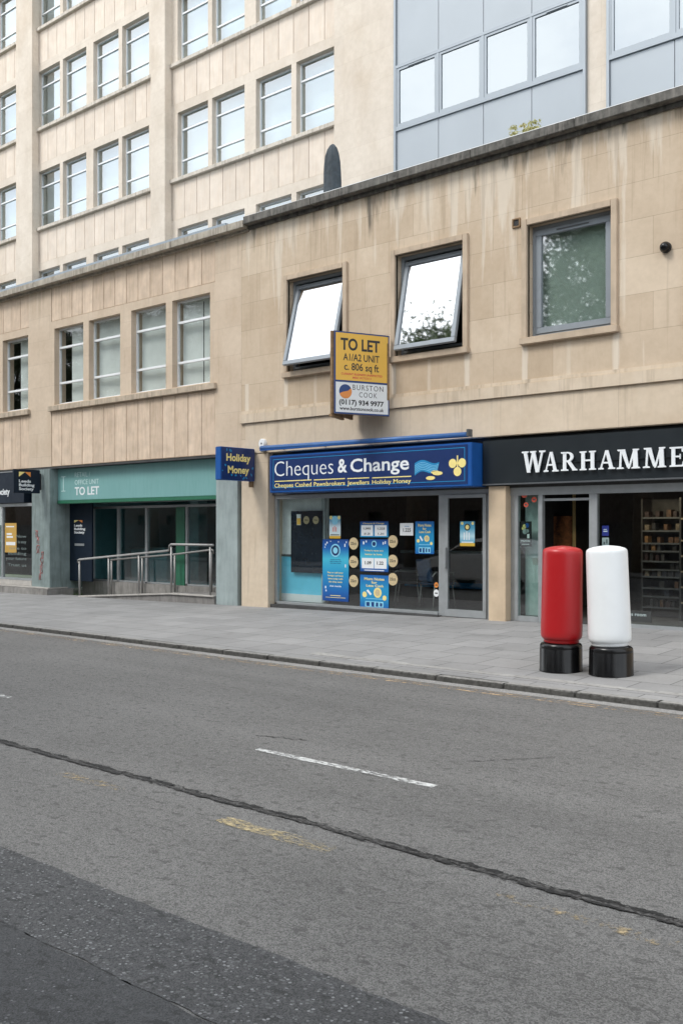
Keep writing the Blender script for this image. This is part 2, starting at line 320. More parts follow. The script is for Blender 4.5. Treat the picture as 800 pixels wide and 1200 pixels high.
# ------------------------------------------------------------------ mesh builder
ORG = {}
def org(o):
    v = Vector((0, 0, 0))
    while o is not None:
        v = v + ORG.get(o.name, Vector((0, 0, 0))); o = o.parent
    return v
class MB:
    def __init__(s): s.v = []; s.f = []; s.sm = []
    def add(s, vs, fs, smooth=False):
        n = len(s.v); s.v += [tuple(v) for v in vs]
        for f in fs: s.f.append(tuple(i + n for i in f)); s.sm.append(smooth)
        return s
    def box(s, x0, x1, y0, y1, z0, z1):
        x0, x1 = min(x0, x1), max(x0, x1); y0, y1 = min(y0, y1), max(y0, y1); z0, z1 = min(z0, z1), max(z0, z1)
        return s.add([(x0,y0,z0),(x1,y0,z0),(x1,y1,z0),(x0,y1,z0),(x0,y0,z1),(x1,y0,z1),(x1,y1,z1),(x0,y1,z1)],
                     [(0,3,2,1),(4,5,6,7),(0,1,5,4),(1,2,6,5),(2,3,7,6),(3,0,4,7)])
    def quad(s, a, b, c, d): return s.add([a, b, c, d], [(0, 1, 2, 3)])
    def prism(s, poly, y0, y1):
        """poly: counter-clockwise (x, z) seen from -Y"""
        n = len(poly); vs = [(x, y0, z) for x, z in poly] + [(x, y1, z) for x, z in poly]
        fs = [tuple(range(n)), tuple(range(2 * n - 1, n - 1, -1))]
        for i in range(n): j = (i + 1) % n; fs.append((i, n + i, n + j, j))
        return s.add(vs, fs)
    def tube(s, pts, r, n=10, caps=True):
        pts = [Vector(p) for p in pts]; rings = []
        rr = r if isinstance(r, (list, tuple)) else [r] * len(pts)
        for i, p in enumerate(pts):
            d = (pts[min(i + 1, len(pts) - 1)] - pts[max(i - 1, 0)]).normalized()
            up = Vector((0, 0, 1)) if abs(d.z) < .9 else Vector((0, 1, 0))
            a = d.cross(up).normalized(); b = a.cross(d)
            rings.append([p + (a * math.cos(2 * math.pi * k / n) + b * math.sin(2 * math.pi * k / n)) * rr[i] for k in range(n)])
        base = len(s.v); s.v += [tuple(v) for rg in rings for v in rg]
        for i in range(len(pts) - 1):
            for k in range(n):
                q = (base + i*n + k, base + i*n + (k+1) % n, base + (i+1)*n + (k+1) % n, base + (i+1)*n + k)
                s.f.append(q[::-1]); s.sm.append(True)
        if caps:
            s.f.append(tuple(base + k for k in range(n))); s.sm.append(False)
            s.f.append(tuple(base + (len(pts)-1)*n + k for k in reversed(range(n)))); s.sm.append(False)
        return s
    def lathe(s, prof, n=40, cx=0, cy=0, sx=1, sy=1, wob=None):
        base = len(s.v)
        for (r, z) in prof:
            for k in range(n):
                a = 2 * math.pi * k / n; q = r * (wob(a, z) if wob else 1)
                s.v.append((cx + q * math.cos(a) * sx, cy + q * math.sin(a) * sy, z))
        for i in range(len(prof) - 1):
            for k in range(n):
                s.f.append((base+i*n+k, base+i*n+(k+1) % n, base+(i+1)*n+(k+1) % n, base+(i+1)*n+k)); s.sm.append(True)
        s.f.append(tuple(base + k for k in reversed(range(n)))); s.sm.append(False)
        s.f.append(tuple(base + (len(prof)-1)*n + k for k in range(n))); s.sm.append(False)
        return s
    def disc(s, x, y, z, rx, rz, t, n=20, tilt=0):
        p = []
        for k in range(n):
            a = 2 * math.pi * k / n; u, v = rx * math.cos(a), rz * math.sin(a)
            p.append((x + u * math.cos(tilt) - v * math.sin(tilt), z + u * math.sin(tilt) + v * math.cos(tilt)))
        return s.prism(p, y, y + t)
    def build(s, name, m, parent=None, bevel=0.0, fix=False, local=False):
        o_ = Vector((0, 0, 0)) if local else org(parent)
        me = bpy.data.meshes.new(name); me.from_pydata([tuple(Vector(v) - o_) for v in s.v], [], s.f)
        me.polygons.foreach_set('use_smooth', s.sm)
        if bevel or fix:
            bm = bmesh.new(); bm.from_mesh(me)
            if fix: bmesh.ops.recalc_face_normals(bm, faces=bm.faces)
            if bevel:
                es = [e for e in bm.edges if len(e.link_faces) == 2 and e.calc_face_angle(0) > .6]
                bmesh.ops.bevel(bm, geom=es, offset=bevel, segments=2, affect='EDGES', clamp_overlap=True)
            bm.to_mesh(me); bm.free()
        me.materials.append(M[m] if isinstance(m, str) else m); me.update()
        o = bpy.data.objects.new(name, me); COL.objects.link(o)
        if parent: o.parent = parent
        return o
def tag(o, label=None, cat=None, group=None, kind=None):
    if label: o['label'] = label
    if cat: o['category'] = cat
    if group: o['group'] = group
    if kind: o['kind'] = kind
    return o
def thing(name, label, cat, loc=(0, 0, 0), rotz=0.0, group=None, local=False):
    o = bpy.data.objects.new(name, None); COL.objects.link(o); o.location = loc; o.rotation_euler = (0, 0, rotz); o.empty_display_size = .2
    if not local: ORG[o.name] = Vector(loc)
    return tag(o, label, cat, group)
def struct(name, mb, m, fix=False):
    return tag(mb.build(name, m, None, fix=fix), kind='structure')
def dup(o, parent=None, loc=None):
    c = o.copy(); COL.objects.link(c)
    if parent: c.parent = parent
    if loc is not None: c.location = loc
    for ch in list(o.children): dup(ch, c)
    return c
_capH = {}
def text(body, x0, x1, zb, cap, y, parent, m, bold=0.0, ext=.002, name='lettering', local=False, spacing=1.0, align='fit', build=True):
    cu = bpy.data.curves.new('t', 'FONT'); cu.size = 1; cu.offset = bold; cu.extrude = 0; cu.resolution_u = 3; cu.space_character = spacing
    def conv(b):
        cu.body = b; o = bpy.data.objects.new('t', cu); COL.objects.link(o)
        dg = bpy.context.evaluated_depsgraph_get(); me = bpy.data.meshes.new_from_object(o.evaluated_get(dg))
        bpy.data.objects.remove(o); return me
    if bold not in _capH:
        q = conv('H'); _capH[bold] = (min(v.co.y for v in q.vertices), max(v.co.y for v in q.vertices)); bpy.data.meshes.remove(q)
    lo, hi = _capH[bold]
    me = conv(body); xs = [v.co.x for v in me.vertices]; a, b = min(xs), max(xs)
    sx = (x1 - x0) / (b - a) if x1 is not None else cap / (hi - lo)
    sz = cap / (hi - lo); o_ = Vector((0, 0, 0)) if local else org(parent)
    bm = bmesh.new(); bm.from_mesh(me)
    for v in bm.verts: v.co = Vector((x0 + (v.co.x - a) * sx, y, zb + (v.co.y - lo) * sz)) - o_
    bmesh.ops.recalc_face_normals(bm, faces=bm.faces)
    r = bmesh.ops.extrude_face_region(bm, geom=bm.faces[:])
    for v in [g for g in r['geom'] if isinstance(g, bmesh.types.BMVert)]: v.co.y -= ext
    bmesh.ops.recalc_face_normals(bm, faces=bm.faces)
    bm.to_mesh(me); bm.free(); me.name = name; me.materials.clear(); me.materials.append(M[m]); me.polygons.foreach_set('use_smooth', [False] * len(me.polygons)); me.polygons.foreach_set('material_index', [0] * len(me.polygons)); me.update()
    o = bpy.data.objects.new(name, me); COL.objects.link(o)
    if parent: o.parent = parent
    return o

def wall_grid(mb, x0, x1, z0, z1, y, depth, opens):
    """a wall facing -Y with rectangular openings and their reveals"""
    xs = sorted({x0, x1} | {v for o in opens for v in o[:2] if x0 <= v <= x1}); zs = sorted({z0, z1} | {v for o in opens for v in o[2:4] if z0 <= v <= z1})
    def inside(cx, cz): return any(o[0] < cx < o[1] and o[2] < cz < o[3] for o in opens)
    for i in range(len(xs) - 1):
        for j in range(len(zs) - 1):
            if not inside((xs[i] + xs[i+1]) / 2, (zs[j] + zs[j+1]) / 2):
                mb.quad((xs[i], y, zs[j]), (xs[i+1], y, zs[j]), (xs[i+1], y, zs[j+1]), (xs[i], y, zs[j+1]))
    for (a, b, c, d) in [o[:4] for o in opens]:
        Y = y + depth
        mb.quad((a, y, c), (a, y, d), (a, Y, d), (a, Y, c)); mb.quad((b, y, c), (b, Y, c), (b, Y, d), (b, y, d))
        mb.quad((a, y, d), (b, y, d), (b, Y, d), (a, Y, d))
        mb.quad((a, y, c), (a, Y, c), (b, Y, c), (b, y, c))
    Y = y + depth
    mb.quad((x0, y, z0), (x0, Y, z0), (x1, Y, z0), (x1, y, z0)); mb.quad((x0, y, z1), (x1, y, z1), (x1, Y, z1), (x0, Y, z1))
    mb.quad((x0, y, z0), (x0, y, z1), (x0, Y, z1), (x0, Y, z0)); mb.quad((x1, y, z0), (x1, Y, z0), (x1, Y, z1), (x1, y, z1))
    return mb
def frame(mb, x0, x1, z0, z1, y0, y1, t, b=None, tt=None):
    b = t if b is None else b; tt = t if tt is None else tt
    mb.box(x0, x1, y0, y1, z0, z0 + b); mb.box(x0, x1, y0, y1, z1 - tt, z1)
    mb.box(x0, x0 + t, y0, y1, z0 + b, z1 - tt); mb.box(x1 - t, x1, y0, y1, z0 + b, z1 - tt); return mb
def panels(x0, x1, z0, z1, y, n, gap=.014, th=.05):
    mb = MB(); wd = (x1 - x0) / n
    for i in range(n):
        j = random.uniform(-.0015, .0015)
        mb.box(x0 + i * wd + gap / 2, x0 + (i + 1) * wd - gap / 2, y + j, y + th, z0, z1)
    return mb
# ================================================================== GROUND
def base_z(X): return .244 + (max(-40, min(2, X)) + 5.859) * .01147
struct('ground', MB().quad((-160, -120, -.05), (120, -120, -.05), (120, 120, -.05), (-160, 120, -.05)), 'grass')
KY = 9.30
struct('road', MB().quad((-90, -4.0, 0), (40, -4.0, 0), (40, KY + .05, 0), (-90, KY + .05, 0)), 'road')
def ribbon(x0, x1, ya, yb, z, step=.06, amp=.012, freq=9, mid=0.0, mfreq=.5, seed=0):
    mb = MB(); n = int((x1 - x0) / step); vs = []
    for i in range(n + 1):
        x = x0 + (x1 - x0) * i / n
        m = mid * noise.noise(Vector((x * mfreq, seed, 3))) + mid * .4 * noise.noise(Vector((x * mfreq * 3.7, seed, 9)))
        a = ya + m + amp * noise.noise(Vector((x * freq, seed + 1.5, 0))) + amp * .6 * noise.noise(Vector((x * freq * 3.1, seed + 4, 0)))
        b = yb + m + amp * noise.noise(Vector((x * freq, seed + 8.5, 0))) + amp * .6 * noise.noise(Vector((x * freq * 3.1, seed + 6, 0)))
        vs += [(x, a, z), (x, b, z)]
    mb.add(vs, [(2*i, 2*i+2, 2*i+3, 2*i+1) for i in range(n)]); return mb
struct('road_patch', ribbon(-16, 8, 2.34, 2.885, .004, .04, .012, 7, .02, .6, 1), 'roadd')
struct('road_patch', ribbon(-16, 8, -3.9, 2.335, .004, .05, .012, 7, .02, .6, 21), 'roadk')
struct('road_seam', ribbon(-40, 10, 4.275, 4.325, .005, .02, .03, 5, .05, .30, 5), 'seam')
struct('road_seam', ribbon(-40, 10, 4.322, 4.336, .007, .012, .030, 11, .05, .30, 5), 'tar')
struct('road_seam', ribbon(-40, 10, 4.266, 4.276, .007, .012, .024, 10, .05, .30, 5), 'tar')
for k, (px, ppx) in enumerate(((298, 879), (516, 921))): pass
xa, ya = gnd(298, 879); xb, yb = gnd(516, 920)
PER = xb - gnd(18, 817)[0]
for k in range(-4, 3):      # centre line dashes
    d = k * PER
    struct('road_marking', ribbon(xa + d, xb + d, 5.45, 5.525, .004, .03, .01, 9, .012, .8, 40 + k), 'wline')
struct('road_marking', ribbon(gnd(252, 962)[0], gnd(398, 994)[0], 3.97, 4.09, .004, .03, .022, 8, .02, .8, 61), 'yline')
struct('road_marking', ribbon(gnd(75, 906)[0], gnd(142, 926)[0], 3.98, 4.08, .004, .03, .022, 8, .02, .8, 63), 'yline2')
struct('road_marking', ribbon(gnd(590, 1043)[0], gnd(800, 1103)[0], 4.02, 4.10, .004, .03, .03, 8, .02, .8, 65), 'yline2')
struct('kerb_line', ribbon(-34, 6, 8.93, 8.985, .004, .05, .008, 8, .01, .8, 71), 'oline')
struct('kerb_line', ribbon(-34, 6, 9.04, 9.085, .004, .05, .008, 8, .01, .8, 73), 'oline')
struct('gutter', ribbon(-60, 12, 9.12, 9.33, .003, .05, .03, 3, .0, .8, 75), 'gut')
# hairline cracks of an old trench
for i, (p0, p1) in enumerate((((548, 893), (650, 888)), ((560, 916), (650, 888)), ((360, 868), (300, 862)))):
    a, b = gnd(*p0), gnd(*p1); n = 40; vs = []
    for k in range(n + 1):
        t = k / n; x = a[0] + (b[0] - a[0]) * t; y = a[1] + (b[1] - a[1]) * t + .05 * noise.noise(Vector((t * 9, i, 0)))
        wd = .007 + .006 * noise.noise(Vector((t * 17, i, 5)))
        vs += [(x, y - wd, .005), (x, y + wd, .005)]
    struct('road_crack', MB().add(vs, [(2*k, 2*k+2, 2*k+3, 2*k+1) if b[0] > a[0] else (2*k, 2*k+1, 2*k+3, 2*k+2) for k in range(n)]), 'seam')
# kerb stones
mb = MB(); x = -60
while x < 12:
    ln = random.uniform(.86, .95); j = random.uniform(-.006, .006)
    mb.box(x, x + ln - .008, KY + j, KY + .135, -.02, .064 + j * .6); x += ln
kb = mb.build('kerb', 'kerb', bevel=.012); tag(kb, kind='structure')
# pavement: falls gently along the street at the shops, level at the kerb
mb = MB(); nx, ny = 72, 8; vs = []
for i in range(nx + 1):
    X = -60 + i
    for j in range(ny + 1):
        t = j / ny; vs.append((X, KY + .12 + t * (14.5 - KY - .12), .066 + (base_z(X) - .066) * min(1, t * 1.05)))
mb.add(vs, [(i*(ny+1)+j, (i+1)*(ny+1)+j, (i+1)*(ny+1)+j+1, i*(ny+1)+j+1) for i in range(nx) for j in range(ny)], True)
struct('pavement', mb, 'slab')
mb = MB(); x = -30.0                                   # band of paler slabs behind the kerb stones
while x < 8:
    ln = random.choice((.62, .75, .9))
    if x > -9.5: mb.box(x, x + ln - .012, 9.70, 10.0, .05, base_z(x) * .055 + .0675 + random.uniform(0, .002))
    x += ln
struct('pavement_band', mb, 'slab_l')
# ------------------------------------------------------------------ the far side of the street (seen only in the windows)
struct('far_pavement', MB().box(-90, 40, -9, -4, -.02, .07), 'roadk')
# ================================================================== BUILDINGS
FY = 14.25
# ---- low stone building on the right, over the two open shops
BX0, BX1 = -15.279, 5.0
bR = thing('shop_building', 'weathered beige ashlar building with single grey windows above two dark shopfronts', 'building', (BX0, FY, .1))
wins = []
for cx in (-13.182, -10.448, -7.716, -4.98, -2.25): wins.append((cx - .735, cx + .735, 4.865, 6.70))
wall_grid(MB(), BX0, BX1, 3.29, 8.0, FY, .34, wins).build('wall', 'ash', bR)
# beam void behind the signs, lintel, ground piers
MB().box(BX0, BX1, FY + .13, FY + .33, 2.43, 3.28).build('lintel', 'plinth_d', bR)
PX = [(-15.279, -14.493), (-9.214, -8.879), (-4.9, -4.1), (-4.1, BX1)]
for i, (a, b) in enumerate(PX):
    MB().box(a, b, FY + (.004 if i == 3 else 0), FY + .42, -.05, 3.287 if i in (0, 3) else 2.46).build('pier', 'string' if i == 0 else 'pier' if i == 1 else 'ash', bR, bevel=.006)
MB().box(BX0 + .13, BX1, FY - .012, FY + .02, 3.30, 3.925).build('frieze', 'string', bR, bevel=.004)
sb = MB(); sb.box(BX0, BX1, FY - .055, FY + .02, 3.93, 4.125); sb.box(BX0, BX1, FY - .022, FY + .02, 4.126, 4.19)
sb.build('string_course', 'string', bR, bevel=.006)
cp = MB(); xx = -15.02
while xx < BX1:
    ln = random.uniform(1.75, 1.95); cp.box(xx, xx + ln - .006, FY - .20, FY + .5, 8.003, 8.155 + random.uniform(-.004, .004)); xx += ln
cp.box(-15.02, BX1, FY - .05, FY + .02, 7.93, 8.0)
cp.build('cornice', 'cope_r', bR, bevel=.008)
MB().box(-15.0, BX1, FY - .12, FY + .5, 8.165, 8.195).build('flashing', 'flash', bR)
MB().box(BX0, BX1, FY + .4, 19.62, 7.6, 7.75).build('roof', 'lead', bR)
for i, (a, b, c, d) in enumerate(wins):
    s = MB(); o = .105
    s.box(a - o, a, FY - .05, FY + .05, c, d + o); s.box(b, b + o, FY - .05, FY + .05, c, d + o)
    s.box(a, b, FY - .05, FY + .05, d, d + o); s.box(a - o - .02, b + o + .02, FY - .085, FY + .05, c - .11, c)
    su = s.build('window_surround', 'surround', bR, bevel=.008)
    fr = frame(MB(), a + .002, b - .002, c + .002, d - .002, FY + .14, FY + .22, .065)
    wn = fr.build('window', 'gry' if i >= 2 else 'gry', bR, bevel=.004)
    if i >= 2:
        frame(MB(), a + .07, b - .07, c + .07, d - .07, FY + .125, FY + .19, .10).build('sash', 'gry', wn, bevel=.006)
        v = MB().box(a + .45, b - .45, FY + .118, FY + .124, d - .135, d - .11); v.build('trickle_vent', 'dgry', wn)
        MB().box(a + .17, b - .17, FY + .16, FY + .166, c + .17, d - .17).build('pane', 'g_grn', wn)
        bl = MB(); bl.box(a + .1, b - .1, FY + .26, FY + .27, c + .05, d - .05); bl.build('blind', 'blind2', wn)
    else:
        ang = R((14.5, 12)[i]); w_, h_ = (b - a) / 2 - .075, d - c - .15
        sash = frame(MB(), -w_, w_, -h_, 0, -.035, .035, .085)
        so = sash.build('sash', 'gry', wn, bevel=.006, local=True)
        so.location = Vector(((a + b) / 2, FY + .20, d - .10)) - org(wn); so.rotation_euler = (-ang, 0, 0)
        # the pane is carried by the opened sash
        po = MB().box(-w_ + .085, w_ - .085, -.006, .006, -h_ + .085, -.085).build('pane', 'g_tilt', wn, local=True)
        po.location = so.location; po.rotation_euler = so.rotation_euler
        MB().box(a + .066, b - .066, FY + .10, FY + .23, c + .066, c + .11).build('track', 'dgry', wn)
# upper room behind the windows
def room(mb, x0, x1, y0, y1, z0, z1):
    mb.quad((x0, y1, z0), (x1, y1, z0), (x1, y1, z1), (x0, y1, z1)); mb.quad((x0, y0, z0), (x0, y1, z0), (x0, y1, z1), (x0, y0, z1))
    mb.quad((x1, y1, z0), (x1, y0, z0), (x1, y0, z1), (x1, y1, z1)); mb.quad((x0, y1, z1), (x1, y1, z1), (x1, y0, z1), (x0, y0, z1)); return mb
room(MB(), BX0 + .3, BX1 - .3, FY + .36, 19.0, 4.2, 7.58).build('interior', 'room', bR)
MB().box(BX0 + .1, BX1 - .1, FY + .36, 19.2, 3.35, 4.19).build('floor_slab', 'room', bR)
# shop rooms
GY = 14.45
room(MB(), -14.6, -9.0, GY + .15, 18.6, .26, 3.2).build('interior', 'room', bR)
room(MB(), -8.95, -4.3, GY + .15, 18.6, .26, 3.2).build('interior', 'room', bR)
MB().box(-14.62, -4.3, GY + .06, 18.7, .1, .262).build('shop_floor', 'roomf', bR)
# ---- money shop front: fixed window and door
def fy(px, py, Y=GY): return at(px, py, Y)
a0, a1 = -14.485, -9.22
sf = MB(); y0, y1 = GY - .02, GY + .06
sf.box(a0, a1, y0, y1, 2.345, 2.43); sf.box(a0, a0 + .07, y0, y1, .235, 2.345); sf.box(-10.375, -10.235, y0, y1, .20, 2.345)
sf.box(a1 - .14, a1, y0, y1, .20, 2.345); sf.box(a0 + .07, -10.375, y0 - .02, y1, .215, .27)
shop1 = sf.build('shop_window', 'alu', bR, bevel=.006)
MB().box(a0 + .07, -10.375, GY + .02, GY + .028, .27, 2.345).build('pane', 'g_shop', shop1)
MB().box(a0 - .01, -10.30, GY - .14, GY + .05, .0, .212).build('plinth', 'plinth_d', bR, bevel=.008)
MB().box(-10.30, a1, GY - .10, GY + .05, .0, .195).build('threshold', 'plinth', bR, bevel=.008)
dr = frame(MB(), -10.233, -9.362, .205, 2.343, GY - .045, GY + .005, .075, .13, .06).build('door', 'alu', bR, bevel=.006)
MB().box(-10.158, -9.437, GY - .022, GY - .014, .335, 2.283).build('pane', 'g_shop', dr)
MB().box(-10.225, -10.165, GY - .10, GY - .045, 1.05, 1.42).build('handle', 'alu', dr, bevel=.01)
# ---- games shop front: side light, open doorway, large window
G2 = 14.42
sf = MB(); y0, y1 = G2 - .03, G2 + .06
sf.box(-8.878, -4.902, y0, y1, 2.30, 2.44); sf.box(-8.80, -8.73, y0, y1, .21, 2.30); sf.box(-8.35, -8.27, y0, y1, .21, 2.30)
sf.box(-7.44, -7.30, y0, y1, .21, 2.30); sf.box(-5.0, -4.902, y0, y1, .21, 2.30); sf.box(-7.30, -5.0, y0 - .015, y1, .20, .285); sf.box(-8.73, -8.35, y0, y1, .21, .30)
sf.box(-8.878, -8.80, y0 + .02, y1, .15, 2.30)
shop2 = sf.build('shop_window', 'alu', bR, bevel=.006)
MB().box(-8.73, -8.35, G2, G2 + .008, .30, 2.30).build('pane', glass('side light glass', .05, 1.6, (.85, .92, .90), wave=.02), shop2)
MB().box(-8.70, -8.36, G2 + .16, G2 + .18, .30, 2.30).build('window_panel', plain('pale green board', (.42, .50, .49), .6), bR)
MB().box(-7.30, -5.0, G2, G2 + .008, .285, 2.30).build('pane', 'g_shop', shop2)
MB().box(-8.27, -7.44, G2 + .01, G2 + .05, 2.20, 2.24).build('door_closer', 'alu', bR)
MB().box(-9.0, -4.9, FY + .06, G2 + .02, .0, .20).build('threshold', 'plinth_d', bR)

# ---- low panelled block on the left
LX0 = -34.0
bL = thing('panelled_building', 'low beige block with vertical stone panels and rows of white three-pane windows with blinds', 'building', (LX0, FY, 0))
lw = []
for (a, b) in ((64, 98), (104.3, 141), (154, 195), (202, 246.8)):
    xl = ax(a, FY); lw.append((xl, ax(b, FY + .0) + .0))
W_ = 1.27
bay = [xl for xl, _ in lw]
bays = [[-28.95, -27.45, -25.75, -24.80 + .0], bay]
opens = []; wl = []
for bi, xs in enumerate(([-29.46, -27.96, -26.21, -24.717], bay)):
    for xl in xs: wl.append((xl, xl + W_ - .0, 4.90, 6.84))
PB = [(-22.36, -16.105), (-29.9, -23.40)]
for (a, b) in PB: opens += [(a, b, 7.035, 7.935), (a, b, 3.34, 4.735)]
wall_grid(MB(), LX0, BX0 - .004, 3.335, 7.94, FY, .34, wl + opens).build('wall', 'lwall', bL)
for (a, b), n in zip(PB, (14, 15)):
    panels(a + .006, b - .006, 7.045, 7.93, FY + .012, n).build('spandrel', 'pan', bL, bevel=.004)
    panels(a + .006, b - .006, 3.345, 4.727, FY + .012, n).build('spandrel', 'pan', bL, bevel=.004)
    MB().box(a - .01, b + .01, FY + .07, FY + .3, 7.036, 7.934).build('backing', 'gap', bL)
    MB().box(a - .01, b + .01, FY + .07, FY + .3, 3.341, 4.734).build('backing', 'gap', bL)
    MB().box(a - .06, b + .06, FY - .075, FY + .13, 4.738, 4.868).build('sill', 'sill', bL, bevel=.008)
MB().box(LX0, BX0 - .008, FY + .01, FY + .34, 3.28, 3.334).build('soffit', 'plinth_d', bL)
cp = MB(); xx = LX0
while xx < -15.1:
    ln = min(1.85, -15.03 - xx); cp.box(xx, xx + ln - .006, FY - .20, FY + .5, 7.95, 8.10); xx += 1.85
cp.box(LX0, -15.03, FY - .06, FY + .02, 7.90, 7.948)
cp.build('cornice', 'cope_l', bL, bevel=.008)
MB().box(LX0, -15.6, FY - .16, FY + .5, 8.106, 8.165).build('flashing', 'lead', bL, bevel=.006)
MB().box(LX0, BX0 - .004, FY + .4, 19.62, 7.6, 7.75).build('roof', 'lead', bL)
room(MB(), LX0 + .2, BX0 - .3, FY + .9, 18.5, 4.2, 7.58).build('interior', 'room', bL)
MB().box(LX0 + .1, BX0 - .1, FY + .36, 19.2, 3.35, 4.19).build('floor_slab', 'room', bL)
def casement(parent, x0, x1, z0, z1, y, pane, bw=.045, name='window'):
    h = z1 - z0
    f = frame(MB(), x0, x1, z0, z1, y, y + .06, bw)
    f.box(x0 + bw, x1 - bw, y - .012, y + .05, z0 + .27 * h, z0 + .27 * h + .055); f.box(x0 + bw, x1 - bw, y - .012, y + .05, z0 + .735 * h, z0 + .735 * h + .055)
    wo = f.build(name, 'wht', parent, bevel=.004)
    MB().box(x0 + bw, x1 - bw, y + .03, y + .036, z0 + bw, z1 - bw).build('pane', pane, wo)
    return wo
w0 = None
for i, (a, b, c, d) in enumerate(wl):
    if w0 is None: w0 = casement(bL, a, b, c + .004, d, FY + .14, 'g_win'); wx = a
    else:
        k = dup(w0, bL); k.location = w0.location + Vector((a - wx, 0, 0))
for bi, xs in enumerate((wl[4:], wl[3:4])):
    for i, (a, b, c, d) in enumerate(xs):           # vertical louvre blinds
        mb = MB(); n = 15
        for k in range(n):
            if (bi == 1 and k < 5) or (bi == 0 and i == 0 and k < 4) or (bi == 0 and i == 3 and k == 8): continue
            x = a + .04 + (b - a - .08) * (k + .5) / n; q = .036
            mb.add([(x - q, FY + .285, c), (x + q, FY + .335, c), (x + q, FY + .335, d), (x - q, FY + .285, d)], [(0, 1, 2, 3)])
        mb.box(a, b, FY + .29, FY + .34, d - .05, d)
        mb.build('blind', 'blind', bL)
# left shops: piers, recessed glazing, plinths
MB().box(-23.278, -22.66, FY, FY + .35, .2, 3.28).build('pier', 'slate', bL, bevel=.008)
MB().box(-22.654, -22.379, FY - .03, FY + .58, .2, 3.28).build('pier', 'slate', bL, bevel=.008)
MB().box(-16.078, -15.40, FY, FY + .6, .12, 3.28).build('pier', 'slate_p', bL, bevel=.008)
MB().box(-15.40, -15.281, FY + .2, FY + .5, .0, 3.28).build('backing', 'plinth_d', bL)
MB().box(-16.12, -15.285, FY - .05, FY + .6, .0, .118).build('plinth', 'pale_c', bL, bevel=.01)
MB().box(-34, -22.30, FY - .16, FY + .62, .0, .2).build('plinth', 'plinth', bL, bevel=.012)
MB().box(-34, -22.36, FY - .10, FY + .5, .204, .24).build('plinth', 'pale_c', bL, bevel=.008)
# building society window
lf = MB(); Y = FY + .06
lf.box(-30, -23.282, Y - .03, Y + .08, 2.34, 2.425); lf.box(-30, -23.282, Y - .05, Y + .1, .38, .43); lf.box(-24.85, -24.79, Y - .02, Y + .06, .43, 2.34)
swl = lf.build('shop_window', 'alu', bL, bevel=.006)
MB().box(-30, -23.282, Y - .06, Y + .3, .242, .378).build('plinth', 'pale_c', bL, bevel=.008)
MB().box(-30, -23.282, Y + .02, Y + .028, .43, 2.34).build('pane', 'g_shop', swl)
MB().box(-26.2, -24.86, Y + .05, Y + .08, .43, 2.34).build('window_panel', 'slate', bL)
room(MB(), -30, -23.3, Y + .15, 17.5, .25, 3.2).build('interior', 'room', bL)
# empty unit: recessed glazing
GZ = 15.3
room(MB(), -22.4, -15.6, GZ + .1, 18.8, .38, 3.2).build('interior', 'roomt', bL)
MB().box(-22.4, -15.6, GZ - .03, 18.9, .3, .382).build('shop_floor', 'roomt', bL)
MB().box(-22.40, -15.6, FY + .62, GZ, 2.45, 2.6).build('soffit', 'plinth_d', bL)
MB().box(-22.9, -22.38, FY + .58, GZ + .1, .2, 3.28).build('return_wall', 'slate', bL)
MB().box(-22.37, -16.0, GZ - .12, GZ + .1, .0, .40).build('plinth', 'plinth', bL, bevel=.008)
gl = MB(); Y = GZ
XG = [ax(p, GZ) for p in (109.5, 139.5, 172.5, 208, 216.5, 219.5)]
gl.box(-22.2, -15.7, Y - .03, Y + .05, 2.26, 2.32); gl.box(-22.2, -15.7, Y - .03, Y + .05, 2.40, 2.5)
for x in (XG[0], XG[1], XG[2], XG[5]): gl.box(x - .045, x + .045, Y - .03, Y + .05, .40, 2.26)
gl.box(-22.2, -15.7, Y - .03, Y + .05, .402, .44)
swt = gl.build('shop_window', 'alu', bL, bevel=.005)
MB().box(XG[0], XG[3], Y + .01, Y + .018, .44, 2.26).build('pane', 'g_teal', swt)
MB().box(XG[5], -15.7, Y + .01, Y + .018, .44, 2.26).build('pane', 'g_teal', swt)
MB().box(XG[3], XG[4] + .05, Y - .05, Y + .04, .40, 2.26).build('door_post', 'teal_d', bL, bevel=.005)

# ---- office tower set back behind
TY = 19.65
TX0, TX1 = -46.0, 6.0
bT = thing('office_tower', 'tall pale stone office tower with grey curtain wall rising behind the low roof', 'building', (TX0, TY, 7.0))
heads = [10.95, 14.50, 18.08, 21.64, 25.2]; WH = 2.03
bayB = [(ax(a / 3.427, TY), ax(b / 3.427, TY)) for a, b in ((152, 242), (253, 348), (375, 478), (495, 595))]
bayC = [(ax(200 + a / 3.077, TY), ax(200 + b / 3.077, TY)) for a, b in ((27, 133), (150, 266), (310, 432), (455, 588))]
WT = 1.40
def norm(b): return [((l + r) / 2 - WT / 2, (l + r) / 2 + WT / 2) for l, r in b]
bayB, bayC = norm(bayB), norm(bayC)
sh = bayB[0][0] - bayC[0][0]
bayA = [(l + sh, r + sh) for l, r in bayB]
baysT = [(-39.6, -32.72, bayA), (-31.63, -24.905, bayB), (-24.194, -17.274, bayC)]
opens = []
for (x0, x1, ws) in baysT:
    for h in heads:
        for (l, r) in ws: opens.append((l, r, h - WH, h))
        opens.append((x0, x1, h + .28, h + 3.56 - WH - .12))
    opens.append((x0, x1, 7.4, heads[0] - WH - .12))
wall_grid(MB(), TX0, -17.0, 7.0, 28.5, TY, .4, opens).build('wall', 'towash', bT)
